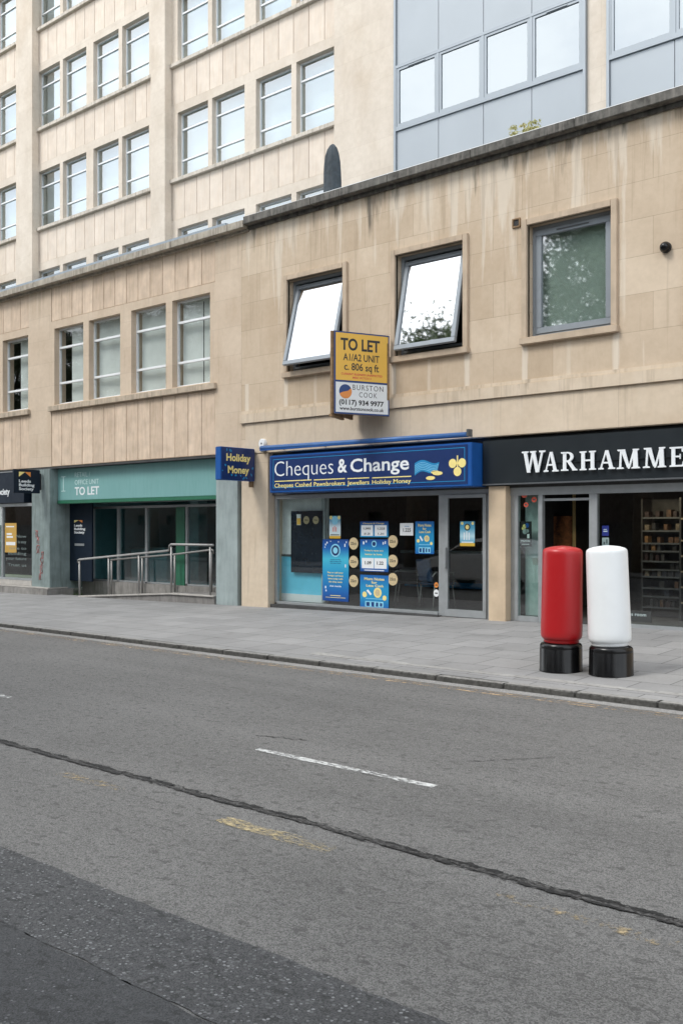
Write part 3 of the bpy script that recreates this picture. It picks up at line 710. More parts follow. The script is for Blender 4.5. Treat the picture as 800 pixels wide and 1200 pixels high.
for (x0, x1, ws) in baysT:
    for i in range(-1, len(heads)):
        z0 = heads[i] + .28 if i >= 0 else 7.4
        z1 = (heads[i] + 3.56 - WH - .12) if i >= 0 else heads[0] - WH - .12
        panels(x0 + .005, x1 - .005, z0 + .008, z1 - .004, TY + .012, 12, .016).build('spandrel', 'tow', bT, bevel=.004)
        MB().box(x0 - .01, x1 + .01, TY + .07, TY + .3, z0, z1).build('backing', 'gap', bT)
        MB().box(x0 + .002, x1 - .002, TY - .10, TY + .14, z1 + .004, z1 + .118).build('sill', 'towsill', bT, bevel=.008)
w0 = None
for h in heads:
    for (x0, x1, ws) in baysT:
        for (l, r) in ws:
            if w0 is None: w0 = casement(bT, l, r, h - WH + .002, h, TY + .15, 'g_sky', .05); l0, h0 = l, h
            else:
                k = dup(w0, bT); k.location = w0.location + Vector((l - l0, 0, h - h0))
MB().box(-39.6, -17.3, TY + .41, TY + .45, 7.4, 28).build('interior', plain('drawn office blinds', (.60, .68, .71), .9, var=.2, scale=.35), bT)
for (a, b) in ((-32.706, -31.63), (-24.905, -24.194), (-40.7, -39.6)):
    MB().box(a, b, TY - .27, TY + .02, 7.0, 28.5).build('pilaster', 'towash', bT, bevel=.01)
MB().box(-17.274, -15.235, TY - .27, TY + .3, 7.0, 28.5).build('pilaster', 'towash', bT, bevel=.01)
MB().box(-10.062, -9.583, TY - .27, TY + .3, 7.0, 28.5).build('pilaster', 'towash', bT, bevel=.01)
MB().box(-3.9, TX1, TY - .27, TY + .3, 7.0, 28.5).build('pilaster', 'towash', bT, bevel=.01)
CW = TY - .30
for (x0, x1, n, zw0, zw1) in ((-15.235, -10.062, 4, 11.58, 13.10), (-9.583, -3.9, 4, 11.58, 13.10)):
    xs = [x0 + .06 + (x1 - x0 - .12) * i / n for i in range(n + 1)]
    pm = MB(); fm = MB(); k = 0
    MB().box(x0 + .01, x1 - .01, TY - .12, TY + .1, 7.0, 28.5).build('backing', 'gap', bT)
    fm.box(x0, x0 + .06, CW - .05, CW + .05, 7.0, 28.5); fm.box(x1 - .06, x1, CW - .05, CW + .05, 7.0, 28.5)
    for lev in range(-1, 5):
        za, zb = zw0 + lev * 3.5, zw1 + lev * 3.5
        zn = zw0 + (lev + 1) * 3.5
        for i in range(n):
            MB().box(xs[i] + .008, xs[i + 1] - .008, CW, CW + .04, zb + .05, zn - .06).build('curtain_panel', 'cwp', bT)
        if lev < 0: continue
        fm.box(xs[0], xs[-1], CW - .045, CW + .05, za - .05, za + .05); fm.box(xs[0], xs[-1], CW - .045, CW + .05, zb - .03, zb + .04)
        for i in range(n + 1):
            fm.box(xs[i] - .035, xs[i] + .035, CW - .04, CW + .05, za + .05, zb - .03)
        for i in range(n):
            wf = frame(MB(), xs[i] + .037, xs[i + 1] - .037, za + .052, zb - .032, CW - .03, CW + .03, .06)
            if i in (0, n - 1): wf.box(xs[i] + .38, xs[i + 1] - .38, CW - .052, CW - .031, zb - .08, zb - .055)
            wo = wf.build('window', 'cwf', bT)
            MB().box(xs[i] + .097, xs[i + 1] - .097, CW, CW + .006, za + .112, zb - .092).build('pane', 'g_cw', wo)
    fm.build('curtain_frame', 'cwf', bT)
MB().box(TX0, TX1, TY + .5, TY + 12, 7, 28.5).build('core', 'towash', bT)
# ================================================================== SIGNS
def poly_letter(mb, strokes, x, zb, w, h, y, d=.02):
    for i, st in enumerate(strokes):
        mb.prism([(x + u * w, zb + v * h) for u, v in st], y - d - i * .0004, y)
def q(x0, z0, x1, z1): return [(x0, z0), (x1, z0), (x1, z1), (x0, z1)]
def diag(xb, xt, wd, z0=0.0, z1=1.0): return [(xb, z0), (xb + wd, z0), (xt + wd, z1), (xt, z1)]
def serif(x0, x1, z, up):  # bracketed slab serif
    t = .055; m = .045
    return [(x0, z), (x1, z), (x1, z + t), (x1 - m, z + t + .03), (x0 + m, z + t + .03), (x0, z + t)] if up else [(x0, z - t), (x0 + m, z - t - .03), (x1 - m, z - t - .03), (x1, z - t), (x1, z), (x0, z)]
arc = []
for k in range(13):
    a = math.pi / 2 - math.pi * k / 12; arc.append((.42 + .40 * math.cos(a), .735 + .265 * math.sin(a)))
inn = []
for k in range(13):
    a = -math.pi / 2 + math.pi * k / 12; inn.append((.42 + .20 * math.cos(a), .735 + .185 * math.sin(a)))
def bowl():
    st = []
    for k in range(12): st.append([arc[k + 1], arc[k], inn[11 - k + 1], inn[11 - k]][::1])
    return st
GLY = {
 'W': [diag(.20, .03, .155), diag(.24, .44, .085), diag(.60, .41, .155), diag(.66, .86, .085), serif(-.04, .26, 1, False), serif(.34, .62, 1, False), serif(.76, 1.04, 1, False)],
 'A': [diag(.06, .42, .10), [(.70, 0), (.93, 0), (.60, 1), (.40, 1)], q(.24, .30, .74, .39), serif(-.03, .30, 0, True), serif(.60, 1.03, 0, True)],
 'R': [q(.12, 0, .34, 1), q(.34, .92, .43, 1), q(.34, .47, .43, .55)] + bowl() + [[(.40, .48), (.80, 0), (1.04, 0), (.62, .50)], serif(.0, .47, 0, True), serif(.0, .30, 1, False), serif(.76, 1.08, 0, True)],
 'H': [q(.10, 0, .32, 1), q(.68, 0, .90, 1), q(.32, .47, .68, .56), serif(0, .42, 0, True), serif(0, .42, 1, False), serif(.58, 1, 0, True), serif(.58, 1, 1, False)],
 'M': [diag(.09, .14, .09), [(.16, 1), (.46, .06), (.58, .06), (.36, 1)], [(.50, .0), (.58, .0), (.86, 1), (.76, 1)], [(.74, 0), (.96, 0), (.92, 1), (.73, 1)], serif(-.02, .30, 0, True), serif(.66, 1.04, 0, True), serif(.02, .34, 1, False), serif(.72, 1.0, 1, False)],
 'E': [q(.12, 0, .36, 1), q(.36, .0, .86, .085), q(.36, .47, .68, .555), q(.36, .915, .84, 1), [(.80, .0), (.88, 0), (.94, .27), (.87, .27)], [(.78, 1), (.80, .74), (.87, .74), (.86, 1)], q(.66, .38, .72, .64), serif(0, .40, 0, True), serif(0, .40, 1, False)],
}
for g in GLY.values():
    for i, st in enumerate(g):
        ar = sum(st[k][0] * st[(k+1) % len(st)][1] - st[(k+1) % len(st)][0] * st[k][1] for k in range(len(st)))
        if ar < 0: g[i] = st[::-1]
# black fascia
Y = FY - .05
sB = thing('shop_sign', 'long black fascia sign with white serif capitals over the open doorway on the right', 'shop sign', (-9.29, Y, 2.45))
MB().box(-9.298, -4.05, Y, FY + .12, 2.475, 3.225).build('sign_board', 'black', sB, bevel=.008)
MB().box(-9.298, -4.05, Y - .012, Y - .002, 2.475, 2.50).build('sign_edge', 'dgry', sB)
mb = MB(); YL = Y - .03
for ch, l, r, t, b in (('W', 611.5, 637, 528.5, 553.6), ('A', 636.5, 652.8, 529.5, 552.7), ('R', 656.5, 674, 529.4, 551.6), ('H', 678.2, 697, 528.5, 550.8), ('A', 700.6, 719, 527.5, 549.8), ('M', 722, 747.5, 526.3, 549.2), ('M', 752.8, 778.2, 524.3, 548), ('E', 783.5, 801.5, 523.5, 546.8)):
    x0, zb = at(l, b, YL - .03); x1, _ = at(r, b, YL - .03); zt = at((l + r) / 2, t, YL - .03)[1]; zb = at((l + r) / 2, b, YL - .03)[1]
    poly_letter(mb, GLY[ch], x0, zb, x1 - x0, zt - zb, YL)
poly_letter(mb, GLY['R'], at(806, 545, YL)[0], zb, .30, zt - zb, YL)
mb.build('lettering', 'letw', sB)
MB().box(-8.2, -5.0, YL, Y + .01, 2.80, 2.81).build('letter_rail', 'black', sB)
# blue fascia box
YB = 13.905
sC = thing('shop_sign', 'blue boxed fascia sign with white name, gold small print, banknotes and three gold coins', 'shop sign', (-14.096, YB, 2.45))
MB().box(-14.096, -9.315, YB, FY + .10, 2.455, 3.192).build('sign_box', 'blue_e', sC, bevel=.012)
MB().box(-14.05, -9.40, YB - .008, YB - .001, 2.50, 3.16).build('sign_face', 'blue_d', sC)
def sg(cx, cy): return at(300 + cx / 2.857, 500 + cy / 2.857, YB - .012)
fm = frame(MB(), -13.99, -9.45, 2.545, 3.115, YB - .0105, YB - .0082, .012); fm.build('border', 'cyan', sC)
def stext(body, x0, x1, yb0, yb1, cap, m, bold, sp=1.0):
    a = sg(x0, yb0); b = sg(x1, yb1); capm = abs(sg(x0, yb0)[1] - sg(x0, yb0 - cap)[1])
    return text(body, a[0], b[0], (a[1] + b[1]) / 2, capm, YB - .009, sC, m, bold, .003, spacing=sp)
stext('Cheques', 62, 258, 166, 157, 48, 'letw', -.012)
stext('&', 273, 304, 154, 153, 46, 'letw', .02)
stext('Change', 315, 511, 152, 144, 44, 'letw', .016)
for b, x0, x1, y0, y1 in (('Cheques Cashed', 62, 185, 205, 199), ('Pawnbrokers', 193, 297, 199, 195.5), ('Jewellers', 305, 378, 195, 192.5), ('Holiday Money', 388, 518, 192, 188)):
    stext(b, x0, x1, y0, y1, 13.5, 'gold', .010)
    a, c = sg(x0, y0 - 19.5), sg(x1, y1 - 23); z = (a[1] + c[1]) / 2
    MB().box(a[0], c[0], YB - .011, YB - .0082, z - .009, z + .009).build('rule', 'gold', sC)
wv = MB(); a = sg(530, 165); b = sg(612, 108)                     # the wavy banknote
n = 16; Wd = b[0] - a[0]; Hh = b[1] - a[1]
top = [(a[0] + Wd * k / n, a[1] + Hh * (.80 + .16 * math.sin(k / n * 5.5) + .12 * k / n)) for k in range(n + 1)]
bot = [(a[0] + Wd * k / n * .92, a[1] + Hh * (.02 + .16 * math.sin(k / n * 5.5) + .30 * k / n)) for k in range(n + 1)]
for k in range(n): wv.prism([bot[k], bot[k + 1], top[k + 1], top[k]], YB - .0105, YB - .0082)
wv.build('banknote_print', 'cyan', sC)
wl_ = MB()
for r_ in range(5):
    t = .18 + r_ * .15
    for k in range(n):
        p0 = [bot[k][i] + (top[k][i] - bot[k][i]) * t for i in (0, 1)]; p1 = [bot[k+1][i] + (top[k+1][i] - bot[k+1][i]) * t for i in (0, 1)]
        wl_.prism([(p0[0], p0[1] - .004), (p1[0], p1[1] - .004), (p1[0], p1[1] + .004), (p0[0], p0[1] + .004)], YB - .0125, YB - .0107)
wl_.build('banknote_print', 'cyan_l', sC)
cn = MB()
for cx, cy, rx, rz in ((607, 156, .105, .034), (598, 152, .085, .028), (583, 172, .095, .034)):
    x, z = sg(cx, cy); cn.disc(x, YB - .0125 - (.001 if cx == 607 else 0), z, rx, rz, .004, 22)
for cx, cy in ((657, 123), (688.5, 121), (673, 150)):
    x, z = sg(cx, cy); cn.disc(x, YB - .0125, z, .078, .078, .004, 22)
x, z = sg(673, 122); cn.box(x - .012, x + .012, YB - .012, YB - .0083, z - .07, z + .13); cn.box(x - .09, x + .09, YB - .0117, YB - .0083, z - .012, z + .012)
cn.build('coin_print', 'gold', sC)
# teal fascia
YT = 14.45
sT = thing('shop_sign', 'wide teal fascia sign advertising an empty unit above the ramp', 'shop sign', (-22.38, YT, 2.38))
MB().box(-22.378, -15.9, YT, YT + .12, 2.47, 3.275).build('sign_board', 'teal', sT, bevel=.006)
MB().box(-22.378, -15.9, YT - .02, YT + .2, 2.385, 2.468).build('trim', 'teal_d', sT, bevel=.006)
def tg(cx, cy): return at(cx / 2.759, 520 + cy / 2.759, YT)
for body, x0, x1, yb, cap, m, bo in (('TO LET', 243, 321, 166, 26, 'letw', .02), ('OFFICE UNIT', 243, 320, 132, 15, 'teal_l', .0), ('RETAIL /', 243, 292, 108, 15, 'teal_l', -.012)):
    a = tg(x0, yb); b = tg(x1, yb); capm = tg(x0, yb - cap)[1] - a[1]
    text(body, a[0], b[0], a[1] - .005, capm, YT - .001, sT, m, bo, .003)
mb = MB(); x, z0 = tg(206, 152); z1 = tg(206, 108)[1]
mb.box(x - .012, x + .012, YT - .004, YT - .001, z0, z1); mb.box(x - .09, x + .09, YT - .004, YT - .001, z1, z1 + .018); mb.box(x - .09, x + .09, YT - .004, YT - .001, z0 - .018, z0)
mb.build('mark', 'teal_l', sT)
# navy fascia of the building society
YN = FY - .06
sN = thing('shop_sign', 'navy fascia sign with white lettering running out of the left edge', 'shop sign', (-23.6, YN, 2.4))
MB().box(-30, -23.55, YN, FY + .2, 2.43, 3.255).build('sign_board', 'navy', sN, bevel=.008)
MB().box(-30, -23.55, YN - .004, FY + .2, 3.258, 3.275).build('sign_edge', 'alu', sN)
xs_ = at(11.8, 583, YN)[0]
text('Leeds', xs_ - 2.05, xs_ - 1.5, 2.66, .17, YN - .001, sN, 'letw', .025, .003); text('Building', xs_ - 1.43, xs_ - .75, 2.66, .17, YN - .001, sN, 'letw', .025, .003)
text('Society', xs_ - .68, xs_, 2.66, .17, YN - .001, sN, 'letw', .025, .003)

# projecting signs (their faces look along the street, +X)
def hang(name, label, px_wall, Yw, ln, z0, z1, th, mface, medge):
    X = ax(px_wall, Yw - .02)
    t = thing(name, label, 'hanging sign', (X, Yw - .04 - ln, z0), R(90), local=True)   # local x runs to the wall, -y faces +X
    MB().box(0, ln, 0, th, 0, z1 - z0).build('sign_box', medge, t, bevel=.012, local=True)
    MB().box(.012, ln - .012, -.006, -.001, .012, z1 - z0 - .012).build('sign_face', mface, t, local=True)
    br = MB(); br.box(ln - .01, ln + .05, th * .3, th * .7, (z1 - z0) * .15, (z1 - z0) * .85); br.build('bracket', 'pole', t, local=True)
    return t
hm = hang('hanging_sign', 'blue projecting sign with gold words about holiday cash beside the blue fascia', 299.5, FY, .93, 2.72, 3.385, .17, 'blue_d', 'blue_e')
text('Holiday', .14, .80, .385, .15, -.0065, hm, 'gold', .03, .003, local=True); text('Money', .18, .76, .14, .15, -.0065, hm, 'gold', .03, .003, local=True)
mb = MB()
for k in range(46):                                              # blue printed shapes round the edge
    u, v = random.uniform(.03, .9), random.uniform(.03, .63)
    if .13 < u < .82 and .11 < v < .55: continue
    mb.disc(u, -.0085, v, random.uniform(.012, .028), random.uniform(.016, .035), .0022, 7, random.random())
mb.build('print', 'cyan', hm, local=True)
MB().box(.86, .95, .06, .11, -.12, -.002).build('bracket', 'wood', hm, local=True)
hl = hang('hanging_sign', 'small navy projecting sign with a gold roof shaped emblem', 48.2, FY - .03, .74, 2.655, 3.255, .09, 'navy', 'navy')
mb = MB()
for i, wd in enumerate(('Leeds', 'Building', 'Society')):
    text(wd, .13, (.47, .57, .55)[i], .265 - i * .098, .075, -.0065, hl, 'letw', .03, .003, local=True)
MB().prism([(.13, .41), (.30, .53), (.30, .535), (.13, .535)], -.009, -.0063).build('emblem', 'gold', hl, local=True)
MB().prism([(.30, .53), (.46, .41), (.46, .535), (.30, .535)], -.009, -.0063).build('emblem', 'orange', hl, local=True)
# V shaped letting board
ap = Vector((at(390.5, 480, 13.2)[0], 13.2, 0))
Ya = 14.12 - 1.11 * math.cos(R(21.8)); Xa = ax(391, Ya); za = at(391, 484.5, Ya)[1]; zb = at(391, 387, Ya)[1]
lb = thing('letting_board', 'yellow and white letting agent board, a V of two panels fixed on the stone wall', 'letting board', (Xa, Ya, za), 0, local=True)
WB, HB = 1.12, zb - za
ang = R(90 - 21.8)
def board(rot, nm):
    o = MB().box(.0, WB, 0, .045, 0, HB).build(nm, 'wood', lb, bevel=.003, local=True); o.rotation_euler = (0, 0, rot); return o
bd = board(ang, 'board_panel'); bd2 = board(R(90 + 21.8), 'board_panel')
bd2.location = (-.02, -.01, 0)
bd['label'] = 'printed panel facing the street'
MB().box(.004, WB - .004, -.006, -.001, .004, HB - .004).build('face', 'blue', bd, local=True)
u = HB / 97.0
MB().box(.035, WB - .03, -.0095, -.0062, .41 * HB, HB - .028).build('face', 'amber', bd, local=True)
MB().box(.035, WB - .03, -.0095, -.0062, .032, .385 * HB).build('face', 'paper', bd, local=True)
for body, x0, x1, zc, cap, m, bo in (('TO LET', .13, .92, .775, .145, 'letk', .028), ('A1/A2 UNIT', .18, .91, .65, .085, 'letk', .014), ('c. 806 sq ft', .20, .90, .535, .088, 'letk', .014), ('CURRENT BUSINESS UNAFFECTED', .14, .97, .475, .026, 'red_p', .02), ('MISC 01713111', .37, .74, .435, .026, 'red_p', .02),
        ('BURSTON', .37, .99, .30, .062, 'letk', -.005), ('COOK', .50, .86, .215, .06, 'letk', -.005), ('(0117) 934 9977', .10, 1.0, .115, .062, 'letk', .03), ('www.burstoncook.co.uk', .11, 1.0, .05, .042, 'letk', .02)):
    text(body, x0, x1, zc * HB, cap * HB, -.0096, bd, m, bo, .002, local=True, spacing=1.25 if body in ('BURSTON', 'COOK') else 1.0)
cx, cz, rr = .225, .275 * HB, .125
MB().disc(cx, -.0125, cz, rr, rr, .003, 30).build('emblem', 'blue', bd, local=True)
p = [(cx + rr * math.cos(a), cz + rr * math.sin(a)) for a in [R(-160 + i * 10) for i in range(19)]]
p += [(cx + .02 + rr * .9 * (1 - k / 6) - rr * .0, cz + rr * (.25 + .18 * math.sin(k))) for k in range(1, 6)] + [(cx - .45 * rr, cz - .1 * rr)]
MB().prism(p, -.0150, -.0128).build('emblem', 'orange', bd, local=True, fix=True)
MB().box(WB - .05, WB - .01, -.02, .06, HB * .2, HB * .9).build('bracket', 'wood', bd, local=True)
pl = MB().box(-.05, .62, .0, .05, -.055, -.01); po = pl.build('batten', 'wood', lb, local=True); po.rotation_euler = (0, 0, R(90 + 21.8)); po.location = (-.02, -.01, 0)
# awning cassette
aw = thing('awning', 'slim blue rolled awning bar with wall arms above the blue fascia', 'awning', (-14.2, FY, 3.3))
xa_, za_ = at(304.5, 525, 13.9); xb_, zb_ = at(547, 509, 13.9)
MB().tube([(xa_, 13.93, za_), (xb_, 13.93, zb_)], .045, 8).build('cassette', plain('awning blue', (.035, .12, .32), .4), aw)
MB().box(xa_, xb_, 13.89, 13.98, za_ - .055, za_ - .035).build('valance', 'blue_e', aw)
mb = MB()
for k in range(5):
    x = xa_ + .35 + (xb_ - xa_ - .5) * k / 4; mb.box(x - .015, x + .015, 13.95, FY - .01, za_ - .03, za_ - .005)
mb.build('arm', 'pole', aw)
MB().box(xb_, xb_ + .05, 13.87, 13.99, za_ - .07, za_ + .05).build('end_cap', 'dgry', aw, bevel=.006)
# small fittings on the wall
x, z = at(308, 520, FY - .05)
ab = thing('alarm_box', 'round white alarm siren on the pier above the left end of the awning bar', 'alarm', (x, FY, z))
mb = MB(); mb.disc(x, FY - .10, z, .085, .10, .10, 26); mb.build('casing', 'paper', ab, bevel=.015)
mb = MB(); mb.disc(x + .01, FY - .105, z + .0, .018, .02, .006, 12); mb.build('lens', 'dgry', ab)
MB().box(x - .02, x + .07, FY - .09, FY - .005, z - .17, z - .1).build('mount', 'dgry', ab)
x, z = at(777.5, 289, FY - .08)
sc_ = thing('security_camera', 'small black dome camera on the ashlar wall at upper right', 'security camera', (x, FY, z))
mb = MB(); mb.tube([(x, FY - .005, z), (x, FY - .05, z)], .082, 24); mb.build('base', 'pole', sc_)
mb = MB(); prof = [(.075 * math.cos(R(a)), .085 * math.sin(R(a))) for a in range(0, 91, 10)]
base = len(mb.v)
for r_, h_ in prof[:-1]:
    for k in range(24): mb.v.append((x + r_ * math.cos(k * math.pi / 12), FY - .05 - h_, z + r_ * math.sin(k * math.pi / 12)))
for i in range(len(prof) - 2):
    for k in range(24): mb.f.append((base+i*24+k, base+i*24+(k+1) % 24, base+(i+1)*24+(k+1) % 24, base+(i+1)*24+k)); mb.sm.append(True)
mb.f.append(tuple(base + (len(prof)-2)*24 + k for k in range(24))); mb.sm.append(True)
mb.build('dome', 'blackp', sc_, fix=True)
x, z = at(605, 261.5, FY)
vt = thing('wall_vent', 'small square brown vent at the top corner of the closed window', 'vent', (x, FY, z))
frame(MB(), x - .075, x + .075, z - .075, z + .075, FY - .025, FY + .0, .022).build('frame', 'wood', vt)
mb = MB(); mb.disc(x, FY - .012, z, .05, .05, .012, 16); mb.build('grille', 'pole', vt)
# fabric covered object on the roof
x, _ = at(389.5, 200, 14.55); zb2 = 8.16; zt = at(392, 168, 14.55)[1]
def fold(a, z): return 1 + .07 * math.sin(5 * a + z * 3) * (.4 + (z - 8.1)) + .035 * math.sin(11 * a + 5 * z) - .32 * max(0, (z - 8.45)) * math.exp(-((a - 4.45) / .16) ** 2)
Hc = zt - zb2
prof = [(.185, zb2), (.188, zb2 + .1 * Hc), (.186, zb2 + .3 * Hc), (.18, zb2 + .5 * Hc), (.172, zb2 + .65 * Hc), (.150, zb2 + .8 * Hc), (.108, zb2 + .91 * Hc), (.05, zb2 + .98 * Hc), (.012, zb2 + Hc)]
cv = MB().lathe(prof, 44, x, 14.55, 1, .8, fold).build('covered_vent', 'fab'); 
tag(cv, 'pointed dark grey fabric cover tied over something on the roof edge', 'cover')
# self-sown plant in the gutter
def leafcloud(n, rx, ry, rz, size, seed, shell=.3, clumps=0, cr_=(.22, .42)):
    rnd = random.Random(seed); mb = MB(); cs = []
    for _ in range(clumps or 1):
        if clumps:
            d = Vector((rnd.gauss(0, 1), rnd.gauss(0, 1), rnd.gauss(0, 1))).normalized() * rnd.uniform(.35, .95)
            cs.append((Vector((d.x * rx, d.y * ry, d.z * rz)), rnd.uniform(*cr_)))
        else: cs.append((Vector((0, 0, 0)), 1))
    for _ in range(n):
        c, s = rnd.choice(cs); d = Vector((rnd.gauss(0, 1), rnd.gauss(0, 1), rnd.gauss(0, 1))).normalized() * rnd.uniform(shell, 1) 
        p = c + Vector((d.x * rx * s, d.y * ry * s, d.z * rz * s))
        nrm = Vector((rnd.gauss(0, 1), rnd.gauss(0, 1), rnd.gauss(0, 1) + .6)).normalized(); t = nrm.orthogonal().normalized(); b = nrm.cross(t)
        k = size * rnd.uniform(.6, 1.3); a = rnd.random() * 6.28; t, b = t * math.cos(a) + b * math.sin(a), b * math.cos(a) - t * math.sin(a)
        mb.add([p - t * k, p + b * k * .45, p + t * k, p - b * k * .45], [(0, 1, 2, 3)])
    return mb
x, z = at(615, 152, 14.45)
wp = thing('weed_plant', 'small pale yellow weed growing out of the roof edge', 'plant', (x, 14.45, 8.19))
f = leafcloud(480, .31, .14, .15, .030, 5, .05, 9).build('foliage', 'leafy', wp, local=True); f.location = (0, 0, .19)
mb = MB()
for k in range(7): mb.tube([(0, 0, 0), (random.uniform(-.1, .1), random.uniform(-.05, .05), .12), (random.uniform(-.22, .2), random.uniform(-.1, .1), random.uniform(.14, .26))], .005, 5)
mb.build('stem', 'leafy', wp, local=True)
# ================================================================== RAMP AND RAILS
x0, x1, x2 = ax(92, 14.2), ax(199, 14.2), -16.09
rp_ = thing('access_ramp', 'sloping concrete access ramp with a landing in front of the empty shop', 'ramp', (x0, 14.2, 0))
MB().prism([(x0, -.05), (x2, -.05), (x2, .30), (x1, .295), (x0, .07)], 14.22, 15.16).build('slab', 'ramp', rp_, bevel=.006)
MB().prism([(x0, .06), (x1, .28), (x2, .285), (x2, .315), (x1, .312), (x0, .095)], 14.19, 14.29).build('kerb_edge', 'pale_c', rp_)
def rail(name, label, pxs, Y, z_end, top0, top1, topl, curl):
    X = [ax(p, Y) for p in pxs]; xs_, xe = X[0], X[-1]
    t = thing(name, label, 'handrail', (xs_, Y, .07), 0, 'handrails of the access ramp')
    def zs(x): return top0 + (top1 - top0) * max(0, min(1, (x - X[0]) / (X[3] - X[0])))
    for i, x in enumerate(X):
        g = .08 + .22 * max(0, min(1, (x - x0) / (x1 - x0)))
        MB().tube([(x, Y, g), (x, Y, (zs(x) if i < 3 or not topl else topl) - .02)], .024, 12).build('post', 'steel', t)
    r = MB()
    if topl:
        r.tube([(xs_ - .02, Y - .02, top0 - .09), (xs_ - .03, Y - .02, top0 - .01), (xs_ + .02, Y - .02, top0), (X[3] - .07, Y - .02, top1), (X[3] - .05, Y - .02, top1 + .03), (X[3] - .04, Y - .02, topl - .03), (X[3] + .02, Y - .02, topl), (xe + .12, Y - .02, topl)], .026, 12)
    else:
        r.tube([(xs_ - .02, Y, top0), (X[2], Y, zs(X[2])), (xe, Y, top1 + .03), (xe + .06, Y, top1 + .02), (xe + .07, Y, top1 - .06)], .024, 12)
    r.build('rail', 'steel', t)
rail('handrail', 'front stainless steel handrail of the ramp, stepped up over the landing', (93.5, 127.7, 163, 201, 246.5), 14.26, .3, .985, 1.255, 1.395, 0)
rail('handrail', 'rear stainless steel handrail of the ramp running close to the dark glazing', (131, 167, 205, 248), 15.12, .3, .955, 1.235, None, 1)
# ================================================================== BOLLARDS
def bollard(px, py_base, ztop, lean, mat, label, z0):
    X, Yb = gnd(px, py_base, z0); d_ = math.hypot(X, Yb); Xc, Yc = X + X / d_ * .235, Yb + Yb / d_ * .235
    sc = 1.0
    t = thing('bollard', label, 'bollard', (Xc, Yc, z0), 0, None, local=True)
    MB().lathe([(.240, 0), (.250, .008), (.251, .03), (.246, .045), (.243, .285), (.240, .293), (.243, .30), (.239, .325), (.228, .343), (.205, .352), (.18, .353)], 48).build('base', 'blackp', t, local=True)
    H = ztop - z0
    sh = MB().lathe([(.14, .345), (.19, .35), (.205, .365), (.20, .385), (.212, .395), (.228, .41), (.236, .44), (.238, .5), (.2335, H * .6), (.230, H - .10), (.228, H - .07), (.222, H - .05), (.20, H - .032), (.15, H - .016), (.08, H - .005), (.02, H)], 56).build('shell', mat, t, local=True)
    sh.rotation_euler = lean
    # raised maker's lettering is too worn to read: a few raised strokes
    return t
bz = .075
bollard(656.8, 791.5, 1.55, (0, R(.9), 0), 'red', 'tall red bollard with a black base standing near the kerb', bz)
bollard(715.5, 796.8, 1.56, (0, R(-2.2), 0), 'white', 'tall white bollard on a black base leaning towards the red one', bz)
for k, (px, py) in enumerate(((657, 786), (716, 791))):           # grime washed round the bollards
    x, y = gnd(px, py, bz); n = 40; vs = [(x, y + .15, bz + .0045)]
    for i in range(n):
        a = 2 * math.pi * i / n; r = .40 + .16 * noise.noise(Vector((math.cos(a) * 2, math.sin(a) * 2, k)))
        vs.append((x + r * 1.25 * math.cos(a), y + .15 + r * math.sin(a), bz + .0045))
    struct('pavement_stain', MB().add(vs, [(0, 1 + i, 1 + (i + 1) % n) for i in range(n)]), 'stain')
# ================================================================== SHOP CONTENTS
PYG = GY + .012                                      # inside face of the money shop glass
PG = 'posters in the money shop window'
def poster(px0, px1, py0, py1, label, stops, name='poster', Y=None, spots=.0, thick=.004, cat='poster', group=PG):
    Y = PYG if Y is None else Y
    cxp = (px0 + px1) / 2
    x0 = ax(px0, Y); x1 = ax(px1, Y); z1 = at(cxp, py0, Y)[1]; z0 = at(cxp, py1, Y)[1]
    t = thing(name, label, cat, (x0, Y, z0), 0, group)
    m = gradient('printed ' + label[:30], stops, 0, z1 - z0, spots=spots)
    MB().box(x0, x1, Y - thick, Y, z0, z1).build('sheet', m, t)
    return t, x0, x1, z0, z1, Y - thick
B1, B2, B3, B4 = (.010, .055, .24), (.012, .12, .40), (.02, .27, .52), (.06, .45, .62)
def lines(P, rows, m, bold=.015):
    t, x0, x1, z0, z1, y = P; w_, h_ = x1 - x0, z1 - z0
    for body, u0, u1, v, cap in rows: text(body, x0 + u0 * w_, x0 + u1 * w_, z0 + v * h_, cap * h_, y - .0005, t, m, bold, .001)
def blocks(P, rects, m, name='print', dy=.001):
    t, x0, x1, z0, z1, y = P; w_, h_ = x1 - x0, z1 - z0; mb = MB()
    for (u0, v0, u1, v1) in rects: mb.box(x0 + u0 * w_, x0 + u1 * w_, y - dy, y - .0002, z0 + v0 * h_, z0 + v1 * h_)
    mb.build(name, m, t)
def rounds(P, cs, m, name='print', dy=.0018):
    t, x0, x1, z0, z1, y = P; w_, h_ = x1 - x0, z1 - z0; mb = MB()
    for (u, v, r) in cs: mb.disc(x0 + u * w_, y - dy, z0 + v * h_, r * w_, r * w_, .001, 16)
    mb.build(name, m, t)
